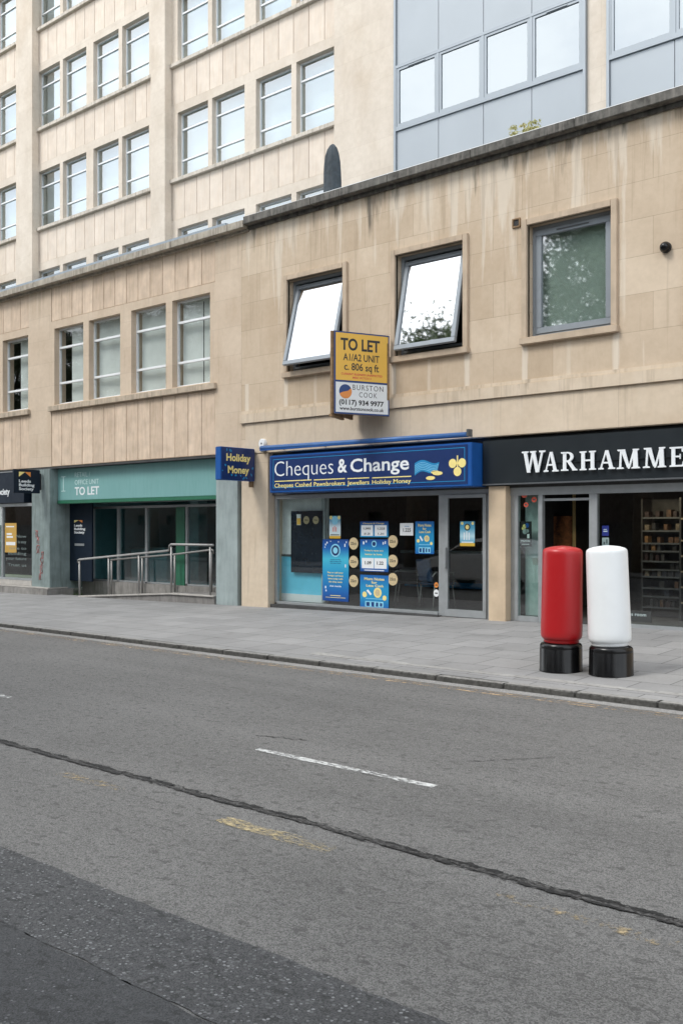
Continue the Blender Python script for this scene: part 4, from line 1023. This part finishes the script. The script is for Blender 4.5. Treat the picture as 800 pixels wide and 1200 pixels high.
# long blue poster
P = poster(378, 408.5, 632, 704.5, 'tall blue poster with a round crest at the left of the money shop window', [(0, B1), (.15, B2), (.45, B3), (.68, B4), (.85, B2), (1, B1)], spots=.0)
rounds(P, [(.5, .82, .19)], 'cyan_l'); rounds(P, [(.5, .82, .15)], 'blue_d', dy=.0025); rounds(P, [(.5, .82, .09)], 'cyan_l', dy=.0032)
lines(P, [('travel money', .3, .7, .665, .018), ('with no fees and', .28, .72, .635, .018), ('the best rates', .3, .7, .605, .018)], 'blue')
lines(P, [('Buy or sell your', .2, .8, .45, .026), ('foreign currency', .2, .8, .40, .026), ('here today with', .22, .78, .35, .026), ('the shop team', .24, .76, .30, .026)], 'gold')
lines(P, [('Ask inside', .28, .72, .23, .028)], 'letw'); blocks(P, [(.3, .085, .7, .095), (.12, .055, .88, .062)], 'gold')
blocks(P, [(.10, .9, .14, .93), (.16, .93, .2, .96), (.84, .88, .88, .93), (.9, .94, .93, .97), (.08, .86, .11, .88), (.1, .2, .14, .24), (.12, .15, .16, .18), (.86, .55, .90, .60), (.3, .96, .33, .975), (.6, .95, .63, .97)], 'letw')
# small pale poster over it
P = poster(386, 399, 604.5, 631, 'small pale poster hanging above the tall blue one', [(0, (.60, .36, .04)), (.1, (.60, .36, .04)), (.13, (.55, .68, .72)), (.5, (.62, .74, .80)), (.8, (.15, .35, .5)), (1, (.10, .30, .45))])
rounds(P, [(.5, .8, .30)], 'cyan_l'); rounds(P, [(.15, .92, .13), (.87, .92, .13)], 'gold'); blocks(P, [(.2, .72, .8, .80), (.1, .14, .9, .18)], 'letk'); blocks(P, [(.3, .3, .36, .5), (.44, .3, .5, .55), (.58, .3, .64, .5)], 'red_p')
# the column of three in the middle
P = poster(422, 455, 611, 629.5, 'wide blue rate card with two white panels, topmost of three in the column', [(0, B3), (1, B1)])
blocks(P, [(.04, .08, .46, .76), (.52, .08, .94, .76)], 'paper'); lines(P, [('Cheques & Change', .1, .85, .83, .09)], 'gold')
lines(P, [('1.095', .12, .38, .48, .13), ('1.225', .62, .88, .48, .13), ('$1.25', .14, .36, .16, .12), ('1.31', .64, .84, .16, .12)], 'letk', .03)
P = poster(422, 455, 632, 670, 'blue rate poster with two white number panels, middle of three', [(0, B1), (.1, B2), (.45, B4), (.65, B3), (.85, B2), (1, B1)])
blocks(P, [(.06, .1, .49, .42), (.51, .1, .94, .42)], 'paper'); lines(P, [('1.09', .17, .40, .22, .10), ('1.22', .60, .83, .22, .10)], 'letk', .03)
lines(P, [("Today's rates are", .14, .82, .63, .045), ('better in here', .18, .78, .51, .055)], 'gold'); rounds(P, [(.5, .86, .09)], 'cyan_l'); rounds(P, [(.5, .86, .06)], 'blue_d', dy=.0025)
blocks(P, [(.1, .84, .15, .93), (.2, .9, .24, .96), (.8, .84, .84, .92), (.88, .86, .91, .95), (.15, .03, .85, .055)], 'letw')
def cash_poster(px0, px1, py0, py1, label, cap1):
    P = poster(px0, px1, py0, py1, label, [(0, B2), (.3, B3), (.6, B3), (1, B2)])
    lines(P, [(cap1, .15, .85, .84, .085), ('for', .40, .60, .74, .075), ('Less Cash', .22, .82, .64, .075)], 'gold', .02)
    rounds(P, [(.62, .47, .14), (.16, .40, .08), (.86, .32, .07)], 'gold'); rounds(P, [(.62, .47, .09)], 'goldst', dy=.0026)
    t, x0, x1, z0, z1, y = P; w_ = x1 - x0; h_ = z1 - z0
    mb = MB()
    mb.prism([(x0 + .22 * w_, z0 + .52 * h_), (x0 + .36 * w_, z0 + .38 * h_), (x0 + .42 * w_, z0 + .42 * h_), (x0 + .28 * w_, z0 + .56 * h_)], y - .0018, y - .0003); mb.build('print', 'letw', t)
    blocks(P, [(.2, .27, .8, .29), (.18, .03, .82, .2)], 'cyan_l'); blocks(P, [(.22, .05, .34, .17), (.40, .04, .50, .18), (.56, .05, .64, .17), (.70, .06, .78, .16)], 'blue', dy=.0018)
cash_poster(422, 455.3, 674, 712.5, 'blue poster with gold coins and white notes, lowest of three', 'More Notes')
cash_poster(486.5, 508.3, 611, 649, 'blue poster with gold coins hanging high between the white card and the door', 'More Notes')
P = poster(468.5, 484, 613, 627.5, 'small white price card with one black number', [(0, (.76, .78, .79)), (1, (.76, .78, .79))])
lines(P, [('1.225', .25, .82, .30, .28)], 'letk', .02); blocks(P, [(.35, .72, .7, .76)], 'cyan')
P = poster(538.8, 556, 611, 640, 'pale blue and yellow poster on the glass door', [(0, (.60, .38, .05)), (.12, (.62, .42, .06)), (.14, (.05, .32, .5)), (.4, (.45, .66, .74)), (.7, (.10, .38, .55)), (1, (.06, .26, .45))], Y=GY - .023)
rounds(P, [(.15, .92, .09), (.87, .92, .09)], 'gold'); rounds(P, [(.5, .77, .2)], 'pole'); rounds(P, [(.5, .77, .13)], 'gold', dy=.0026); blocks(P, [(.25, .25, .32, .55), (.42, .25, .49, .6), (.58, .25, .65, .55), (.1, .14, .9, .18)], 'paper')
# round gold stickers
def sticker(px, py, label, Y=PYG, r=.115, group='round gold stickers on the window'):
    x, z = at(px, py, Y)
    t = thing('sticker', label, 'sticker', (x, Y, z), 0, group)
    MB().disc(x, Y - .003, z, r, r, .003, 26).build('disc', 'goldst', t)
    text('22ct', x - r * .62, x + r * .62, z - r * .2, r * .45, Y - .0032, t, 'letk', .02, .001)
    return t
pos = (('topmost', 'middle', 'lowest'), ('left', 'right'))
for j, (px, ys) in enumerate(((414.2, (637, 658.3, 680.8)), (460, (634.5, 657.3, 678.8)))):
    for i, py in enumerate(ys):
        sticker(px, py, '%s round gold sticker in the %s column beside the rate posters' % (pos[0][i], ('left', 'right')[j]))
# partition with the black notice panel
Yp = 14.66
xa_, xb_ = -15.2, ax(383, Yp)
pt = thing('partition', 'white and pale blue partition standing inside the money shop window', 'partition', (xa_, Yp, .26))
zmid = at(340, 651, Yp)[1]
MB().box(xa_, xb_, Yp, Yp + .06, .26, 2.6).build('upper_panel', plain('white partition', (.86, .90, .90), .6), pt)
MB().box(xa_, xb_, Yp - .02, Yp - .002, .42, zmid).build('lower_panel', plain('pale blue panel', (.16, .62, .84), .5, var=.04), pt)
MB().box(xa_, xb_, Yp - .03, Yp - .002, .27, .418).build('skirting', 'paper', pt)
MB().box(xa_, xb_, Yp - .028, Yp - .003, zmid - .02, zmid + .025).build('dado_rail', 'dgry', pt)
MB().box(ax(377, Yp - .05), xb_, Yp - .06, Yp - .032, .3, 2.6).build('post', plain('grey post', (.40, .44, .45), .5), pt)
kb_x0, kb_z1 = at(340.5, 599, Yp - .1); kb_x1, kb_z0 = at(377, 672, Yp - .1)
ki = thing('display_board', 'black glossy display board on the partition', 'display board', (kb_x0, Yp - .1, kb_z0))
MB().box(kb_x0, kb_x1, Yp - .095, Yp - .065, kb_z0, kb_z1).build('panel', plain('dark blue black panel', (.010, .016, .028), .25), ki, bevel=.004)
yk = Yp - .099
x, z = at(350, 609, yk)
t = thing('notice', 'small yellow and white warning notice on the black panel', 'notice', (x, yk, z)); MB().box(x - .055, x + .055, yk, yk + .003, z - .11, z + .11).build('sheet', 'paper', t); MB().box(x - .05, x + .05, yk - .002, yk - .0005, z - .1, z + .03).build('print', 'amber', t)
for px, nm in ((359, 'left'), (370, 'right')):
    sticker(px, 609.5, '%s round gold sticker on top of the black notice panel' % nm, yk, .08, 'round gold stickers on the black panel')
# chairs
def chair(x, y, rz, label, mat):
    t = thing('chair', label, 'chair', (x, y, .262), rz, 'visitor chairs inside the money shop', local=True)
    MB().box(-.24, .24, -.24, .24, .43, .48).build('seat', mat, t, bevel=.015, local=True)
    b = MB().box(-.23, .23, -.02, .02, 0, .42).build('backrest', mat, t, bevel=.015, local=True); b.location = (0, .24, .50); b.rotation_euler = (R(-10), 0, 0)
    for sx in (-1, 1):
        for sy in (-1, 1):
            MB().tube([(sx * .22, sy * .20, .43), (sx * .24, sy * .25, 0)], .012, 8).build('leg', 'steel', t, local=True)
        MB().tube([(sx * .26, -.2, .45), (sx * .26, -.2, .66), (sx * .26, .2, .68), (sx * .25, .27, .60)], .014, 8).build('armrest', 'steel', t, local=True)
    return t
chair(-11.75, 15.35, R(120), 'black visitor chair with metal arms behind the middle posters', plain('black chair', (.014, .014, .015), .6))
chair(-11.0, 15.25, R(160), 'navy patterned visitor chair standing behind the door mullion', plain('navy chair', (.02, .05, .11), .7, var=.5, scale=30))
ct = thing('counter', 'low grey counter at the back of the money shop', 'counter', (-13, 17.2, .262))
MB().box(-13.4, -10.2, 17.2, 17.7, 1.22, 1.28).build('worktop', plain('counter top', (.30, .38, .40), .5), ct, bevel=.006); MB().box(-13.4, -10.2, 17.26, 17.7, .262, 1.218).build('front', plain('counter front', (.05, .06, .065), .6), ct); MB().box(-13.3, -10.3, 17.235, 17.258, .5, .62).build('band', 'cyan', ct)
# sticky notices on door mullion
for (px, py, r, mt, lb_) in ((511, 685.5, .045, 'orange', 'small orange sticker low on the window beside the door'), (511, 695, .06, 'paper', 'round white sticker low on the window beside the door')):
    x, z = at(px, py, PYG); t = thing('sticker', lb_, 'sticker', (x, PYG, z)); MB().disc(x, PYG - .003, z, r, r * 1.1, .003, 18).build('disc', mt, t); MB().box(x - r * .5, x + r * .5, PYG - .005, PYG - .0032, z - .01, z + .008).build('print', 'letk', t)
# side-light poster
P = poster(608.5, 622.5, 611, 640.5, 'black poster with yellow and blue figures on the narrow side light', [(0, (.012, .012, .014)), (1, (.012, .012, .014))], Y=G2 + .022, group='posters at the games shop')
rounds(P, [(.42, .80, .16), (.30, .72, .12)], 'gold'); rounds(P, [(.62, .84, .17)], 'blue_e'); rounds(P, [(.45, .6, .2), (.66, .62, .13)], 'slate_p', dy=.0026)
lines(P, [('Heroes', .12, .88, .20, .06)], 'letw', .02); blocks(P, [(.2, .08, .8, .10)], 'letw'); blocks(P, [(.64, .33, .82, .50)], 'paper')
for (px, py, mt, lb_, r) in ((614, 580, 'red_p', 'round red logo sticker at the top of the narrow side light', .055), (616, 591.5, 'red_p', 'square red sticker lower down on the side light', .045), (625.5, 585.5, 'red_p', 'red sticker in the upper right corner of the side light', .05)):
    x, z = at(px, py, G2); t = thing('sticker', lb_, 'sticker', (x, G2, z)); MB().disc(x, G2 - .004, z, r, r * .9, .003, 12).build('disc', mt, t); MB().box(x - r * .5, x + r * .5, G2 - .006, G2 - .0045, z - .012, z + .012).build('print', 'dgry', t)
P = poster(705, 713, 616, 628, 'small blue notice inside the large dark window', [(0, (.04, .05, .30)), (1, (.03, .04, .26))], Y=G2 + .03, group='posters at the games shop'); blocks(P, [(.2, .4, .8, .5), (.2, .6, .7, .66)], 'letw')
P = poster(705, 713, 630, 640, 'small grey notice below the blue one inside the large dark window', [(0, (.35, .40, .42)), (1, (.45, .5, .5))], Y=G2 + .03, group='posters at the games shop'); blocks(P, [(.2, .2, .45, .5), (.6, .3, .8, .8)], 'dgry')
x, z = at(742, 722, G2 + .03)
t = thing('notice', 'low black notice with white words at the foot of the large window', 'notice', (x, G2 + .03, z)); MB().box(x - .3, x + .28, G2 + .03, G2 + .05, z - .085, z + .085).build('sheet', 'pole', t); text('games room', x - .22, x + .2, z + .005, .05, G2 + .0295, t, 'letw', .01, .001)
# framed picture and interior of the games shop
Yq = 16.0
xq0, zq1 = at(641.5, 605, Yq); xq1, zq0 = at(671, 702, Yq)
m, nt_, b_ = newmat('rust orange picture'); co = obj_co(nt_)
c_ = mixc(nt_, ramp(nt_, noise_t(nt_, co, 3.2, 6, .65), .38, .66), (.07, .03, .018), (.62, .25, .10)); nt_.links.new(c_, b_.inputs['Base Color']); b_.inputs['Roughness'].default_value = .5
t = thing('picture', 'tall rust orange picture seen through the open doorway', 'picture', (xq0, Yq, zq0))
MB().box(xq0, xq1, Yq - .03, Yq - .012, zq0, zq1).build('canvas', m, t); MB().box(xq0 - .03, xq1 + .03, Yq - .01, Yq + .03, zq0 - .03, zq1 + .03).build('frame', 'pole', t)
xq = ax(673.5, Yq); MB_ = MB().box(xq - .022, xq + .022, Yq - .06, Yq - .02, .262, 2.9).build('upright', plain('yellow upright', (.55, .42, .20), .5)); tag(MB_, 'thin yellow upright post beside the orange picture', 'post')
def warm(name, c, e):
    m, nt, b = newmat(name); b.inputs['Base Color'].default_value = rgba(c); b.inputs['Emission Color'].default_value = rgba(c); b.inputs['Emission Strength'].default_value = e; return m
lampm = warm('lamp lens', (1, .85, .66), 14)
for i, (px, lbl) in enumerate(((719, 'left recessed spotlight under the ceiling of the games shop'), (769, 'right recessed spotlight under the ceiling of the games shop'))):
    Yl = 15.0; x = ax(px, Yl); z = at(px, (571.5, 569.8)[i], Yl)[1]
    t = thing('spotlight', lbl, 'spotlight', (x, Yl, z), 0, 'ceiling spotlights of the games shop', local=True)
    MB().lathe([(.055, 0), (.06, .02), (.06, .08)], 20).build('rim', 'alu', t, local=True); MB().lathe([(.045, -.012), (.045, -.002)], 16).build('lens', lampm, t, local=True)
    MB().tube([(0, 0, .08), (0, 0, 3.18 - z)], .012, 8).build('stem', 'pole', t, local=True)
    ld = bpy.data.lights.new('spot lamp', 'SPOT'); ld.energy = 16; ld.color = (1, .80, .55); ld.spot_size = R(100); ld.shadow_soft_size = .05
    lo = bpy.data.objects.new('lamp', ld); COL.objects.link(lo); lo.parent = t; lo.location = (0, 0, -.03); lo.rotation_euler = (R(38), 0, 0)
# display shelves with boxes and figures
shm = plain('dark shelf', (.03, .03, .03), .6); shw = plain('pale shelf edge', (.22, .18, .13), .6)
def shelf_unit(x0, x1, y0, y1, zs, label, fill):
    t = thing('display_shelves', label, 'shelves', (x0, y0, .262))
    MB().box(x0, x1, y1, y1 + .03, .262, 2.25).build('back', shm, t)
    MB().box(x0 - .03, x0, y0, y1 + .03, .262, 2.25).build('side', shm, t); MB().box(x1, x1 + .03, y0, y1 + .03, .262, 2.25).build('side', shm, t)
    for z in zs:
        sh_ = MB().box(x0, x1, y0, y1 - .002, z, z + .02).build('shelf', shm, t); MB().box(x0, x1, y0 - .014, y0 - .001, z - .006, z + .022).build('edge', shw if fill else 'dgry', sh_)
    return t
zs1 = [.42, .60, .74, .93, 1.05, 1.19, 1.36, 1.49, 1.70, 1.92]
shelf_unit(-7.28, -6.60, 16.0, 16.35, zs1, 'dense rack of small packs on dark shelves left of the large window', False)
zs2 = [.55, .80, 1.05, 1.30, 1.55, 1.90]
shelf_unit(-6.45, -5.55, 15.6, 15.95, zs2, 'shelves of figures and boxes with pale edges in the large window', True)
boxm = [plain('box card %d' % i, c, .55, var=.5, scale=24) for i, c in enumerate(((.10, .05, .025), (.16, .13, .09), (.02, .025, .035), (.22, .12, .05), (.03, .015, .015), (.04, .04, .04), (.015, .015, .016)))]
def goods(x0, x1, y, zs, wr, hr, gname, lab, n=99):
    k = 0
    for z in zs:
        x = x0 + .02
        while x < x1 - .1 and k < n:
            w_ = random.uniform(*wr); h_ = random.uniform(*hr)
            if x + w_ < x1 and random.random() < .66:
                o = MB().box(x, x + w_, y, y + .16, z + .021, z + .021 + h_).build('game_box', random.choice(boxm), None, bevel=.003); tag(o, lab, 'box', gname); k += 1
            x += w_ + random.uniform(.015, .05)
goods(-7.28, -6.60, 16.03, zs1, (.05, .09), (.09, .13), 'small packs on the dark rack', 'small pack standing on the dense dark rack')
goods(-6.45, -5.55, 15.64, zs2, (.07, .18), (.10, .20), 'boxes on the pale edged shelves', 'boxed game standing on the shelves with pale edges')
tb = thing('table', 'dark display table at the right of the games shop', 'table', (-5.3, 15.2, .262)); MB().box(-5.5, -4.5, 15.1, 15.8, .95, 1.0).build('tabletop', 'pole', tb, bevel=.004)
for sx in (-5.45, -4.55):
    for sy in (15.15, 15.75): MB().box(sx - .03, sx + .03, sy - .03, sy + .03, .262, .948).build('leg', 'pole', tb)
# building society: navy door panel, window poster, window words, graffiti
Yd = 14.80
xd0, xd1 = ax(82, Yd), ax(108, Yd)
dp = thing('door_panel', 'tall navy panel with a small gold roof emblem in the recess beside the ramp', 'door panel', (xd0, Yd, .2))
zt_, zb_ = 2.46, at(95, 681, Yd)[1]
MB().box(xd0, xd1, Yd, Yd + .05, zb_, zt_).build('panel', 'navy', dp, bevel=.006)
def dpx(cx): return ax(cx / 6.667, Yd)
def dz(cx, cy): return at(cx / 6.667, 540 + cy / 6.667, Yd)[1]
for i, (wd, r_) in enumerate((('Leeds', 645), ('Building', 668), ('Society', 662))):
    text(wd, dpx(582), dpx(r_), dz(610, 514 + i * 27), .062, Yd - .0005, dp, 'letw', .03, .002)
e0, e1 = dpx(582), dpx(646); zt2 = dz(610, 464); zb3 = dz(610, 484)
MB().prism([(e0, zb3), ((e0 + e1) / 2, zt2 - .004), ((e0 + e1) / 2, zt2), (e0, zt2)], Yd - .003, Yd - .0005).build('emblem', 'gold', dp)
MB().prism([((e0 + e1) / 2, zt2 - .004), (e1, zb3), (e1, zt2), ((e0 + e1) / 2, zt2)], Yd - .003, Yd - .0005).build('emblem', 'orange', dp)
MB().box(dpx(588), dpx(660), Yd - .012, Yd - .0005, dz(620, 664), dz(620, 646)).build('letter_plate', 'alu', dp)
P = poster(6.3, 19.8, 613, 647.5, 'amber poster in the dark window at the far left', [(0, (.52, .31, .06)), (1, (.52, .31, .06))], Y=FY + .078, group='posters in the far left window')
blocks(P, [(.1, .86, .8, .9), (.15, .6, .6, .66), (.15, .5, .7, .56), (.1, .25, .9, .36)], 'paper')
Yw = FY + .075
wg = thing('window_lettering', 'rows of ghostly white words on the dark far left window', 'window lettering', (-24, Yw, 1))
for body, cx0, cx1, cy in (('Now', 155, 250, 720), ('it is easy', 150, 248, 772), ('time to', 90, 248, 830), ('building', 80, 248, 878), ('your future', 60, 250, 925), ('Trust us', 75, 250, 985)):
    a = at(cx0 / 8, 540 + cy / 8, Yw); b = at(cx1 / 8, 540 + cy / 8, Yw); text(body, a[0], b[0], a[1], .075, Yw, wg, plain and 'slate', .0, .001)
# faint red graffiti
gr = MB()
for (cx, cy, s) in ((290, 570, 22), (300, 620, 20), (300, 690, 26), (335, 735, 20), (330, 790, 26), (325, 850, 24), (315, 905, 20)):
    x, z = at(cx / 6.667, 540 + cy / 6.667, FY); pts = []
    k = s / 6.667 / 45
    for i in range(14): pts.append((x + k * math.sin(i * 1.7 + cx) * .9, FY - .0015, z + k * (math.cos(i * 1.1 + cy) * 1.3)))
    gr.tube(pts, .007, 5)
g = gr.build('graffiti', plain('faded red spray', (.42, .17, .16), .8), None); tag(g, 'faded red graffiti scrawl on the grey green stone pier', 'graffiti')
# things left in the empty unit
it = thing('table', 'brown wooden table left inside the empty unit at right', 'table', (-17.2, 16.6, .382)); MB().box(-17.75, -16.6, 16.3, 17.0, 1.02, 1.07).build('tabletop', 'wood', it, bevel=.005)
for sx in (-17.7, -16.65):
    for sy in (16.35, 16.95): MB().box(sx - .035, sx + .035, sy - .035, sy + .035, .382, 1.018).build('leg', 'wood', it)
cl = MB(); cl.box(-20.2, -19.85, 17.0, 17.3, .382, 2.9); tag(cl.build('column', plain('pale column', (.45, .50, .50), .8), None, bevel=.01), 'pale square column inside the empty unit', 'column')
it = thing('counter', 'pale reception desk inside the empty unit behind the ramp', 'counter', (-21.6, 16.4, .382)); MB().box(-21.9, -20.4, 16.4, 17.0, .382, 1.2).build('front', plain('desk front', (.34, .46, .48), .6), it); MB().box(-21.95, -20.35, 16.35, 17.05, 1.205, 1.25).build('worktop', 'alu', it, bevel=.005)
# ================================================================== ACROSS THE STREET (reflections only)
ca = thing('parked_car', 'silver hatchback on the near lane, seen mirrored in the shop glass', 'car', (-15.7, 4.6, 0), 0, None, local=True)
side = [(-2.05, .30), (2.03, .30), (2.06, .55), (2.0, .95), (1.72, 1.02), (.95, 1.05), (-1.05, 1.0), (-1.75, .86), (-2.05, .66)]
bm_ = MB().prism(side, -.87, .87).build('body', 'carp', ca, bevel=.06, local=True)
cabp = [(-1.05, .99), (1.80, 1.02), (1.45, 1.38), (.9, 1.46), (.1, 1.47), (-.35, 1.42)]
n = len(cabp); mb = MB(); vs = [(x, -.82 + .30 * max(0, z - 1.0), z) for x, z in cabp] + [(x, .82 - .30 * max(0, z - 1.0), z) for x, z in cabp]
mb.add(vs, [tuple(range(n)), tuple(range(2*n-1, n-1, -1))] + [(i, n+i, n+(i+1) % n, (i+1) % n) for i in range(n)]); mb.build('cabin', 'carp', ca, bevel=.05, local=True, fix=True)
for sy in (-1, 1):
    for poly in ([(-.86, 1.06), (.28, 1.06), (.28, 1.38), (-.28, 1.36)], [(.36, 1.06), (1.42, 1.08), (1.22, 1.34), (.36, 1.38)]):
        vs = [(x, sy * (.826 - .30 * (z - 1.0)), z) for x, z in poly] + [(x, sy * (.80 - .30 * (z - 1.0)), z) for x, z in poly]
        MB().add(vs, [(0,1,2,3),(7,6,5,4),(0,4,5,1),(1,5,6,2),(2,6,7,3),(3,7,4,0)]).build('side_window', 'carg', ca, local=True, fix=True)
    for wx in (-1.28, 1.30):
        wh = MB().tube([(wx, sy * .70, .32), (wx, sy * .885, .32)], .32, 28).build('wheel', 'tyre', ca, local=True); MB().tube([(wx, sy * .80, .32), (wx, sy * .892, .32)], .20, 20).build('rim', 'alu', wh, local=True)
    MB().box(1.93, 2.075, sy * .84, sy * .60, .78, .95).build('tail_light', 'lamp_r', ca, bevel=.01, local=True); MB().box(-2.0, -1.86, sy * .84, sy * .55, .64, .78).build('headlight', 'letw', ca, bevel=.01, local=True)
bw = MB(); bw.box(-90, 40, -9.6, -9.2, -.1, 1.9); bw.box(-90, 40, -9.68, -9.12, 1.904, 2.0); tag(bw.build('added_dark_wall', 'plinth_d', None, bevel=.01), 'long unseen dark wall added across the street to darken the reflections', 'wall')  # unseen wall, added so the shop glass mirrors something dark at street level
tt = thing('terrace', 'unseen dull brick terrace added behind the trees to darken the reflections', 'building', (-30, -24, 0))  # unseen houses, added to keep bright sky out of the low reflections
ow = [(x, x + 1.1, z, z + 1.7) for x in range(-84, 30, 4) for z in (1.2, 4.4)]
wall_grid(MB(), -90, 35, 0, 7.6, -24, -.3, ow).build('wall', 'brick', tt, fix=True); MB().box(-90, 35, -24.5, -24.35, 0, 7.6).build('interior', 'room', tt)
MB().prism([(-90, 7.6), (35, 7.6), (35, 9.5), (-90, 9.5)], -31, -24.2).build('roof', 'dgry', tt)
def make_tree(label, x, y, sc, rz, grp):
    t = thing('street_tree', label, 'tree', (x, y, 0), rz, grp, local=True)
    mb = MB(); mb.tube([(0, 0, -.1), (.05, 0, 2.5), (.15, .1, 5.5), (.1, .05, 9)], [.42, .33, .26, .12], 12)
    tr = mb.build('trunk', 'skin_b', t, local=True)
    lm = MB(); rnd = random.Random(4)
    for k in range(16):
        a = k * 2.4; h = 3.6 + k * .38; l = rnd.uniform(2.4, 4.6)
        lm.tube([(.1, .05, h), (math.cos(a) * l * .5, math.sin(a) * l * .5, h + 1.0), (math.cos(a) * l, math.sin(a) * l, h + 2.2 + rnd.uniform(0, 1.5))], [.13, .08, .03], 7)
    lm.build('limb', 'skin_b', t, local=True)
    cr = leafcloud(62000, 5.0, 5.0, 5.6, .095, 9, .1, 150, (.13, .27)).build('crown', 'leaf', t, local=True); cr.location = (0, 0, 9.9)
    t.scale = (sc, sc, sc); return t
TG = 'street trees mirrored in the windows'
t0 = make_tree('large leafy street tree before the added dark wall across the street', -26.5, -6.2, 1.33, 0, TG)
for i, (x, y, sc, rz) in enumerate(((-16.5, -7.5, 1.15, 1.1), (-39.5, -8, 1.15, 2.3), (-50, -8.5, 1.05, 3.7), (-61, -7, 1.2, .6), (-72, -8, 1.1, 4.4), (-6, -8.5, 1.0, 5.2), (5, -7.5, 1.05, 2.9))):
    k = dup(t0, None, (x, y, 0)); k.rotation_euler = (0, 0, rz); k.scale = (sc, sc, sc)
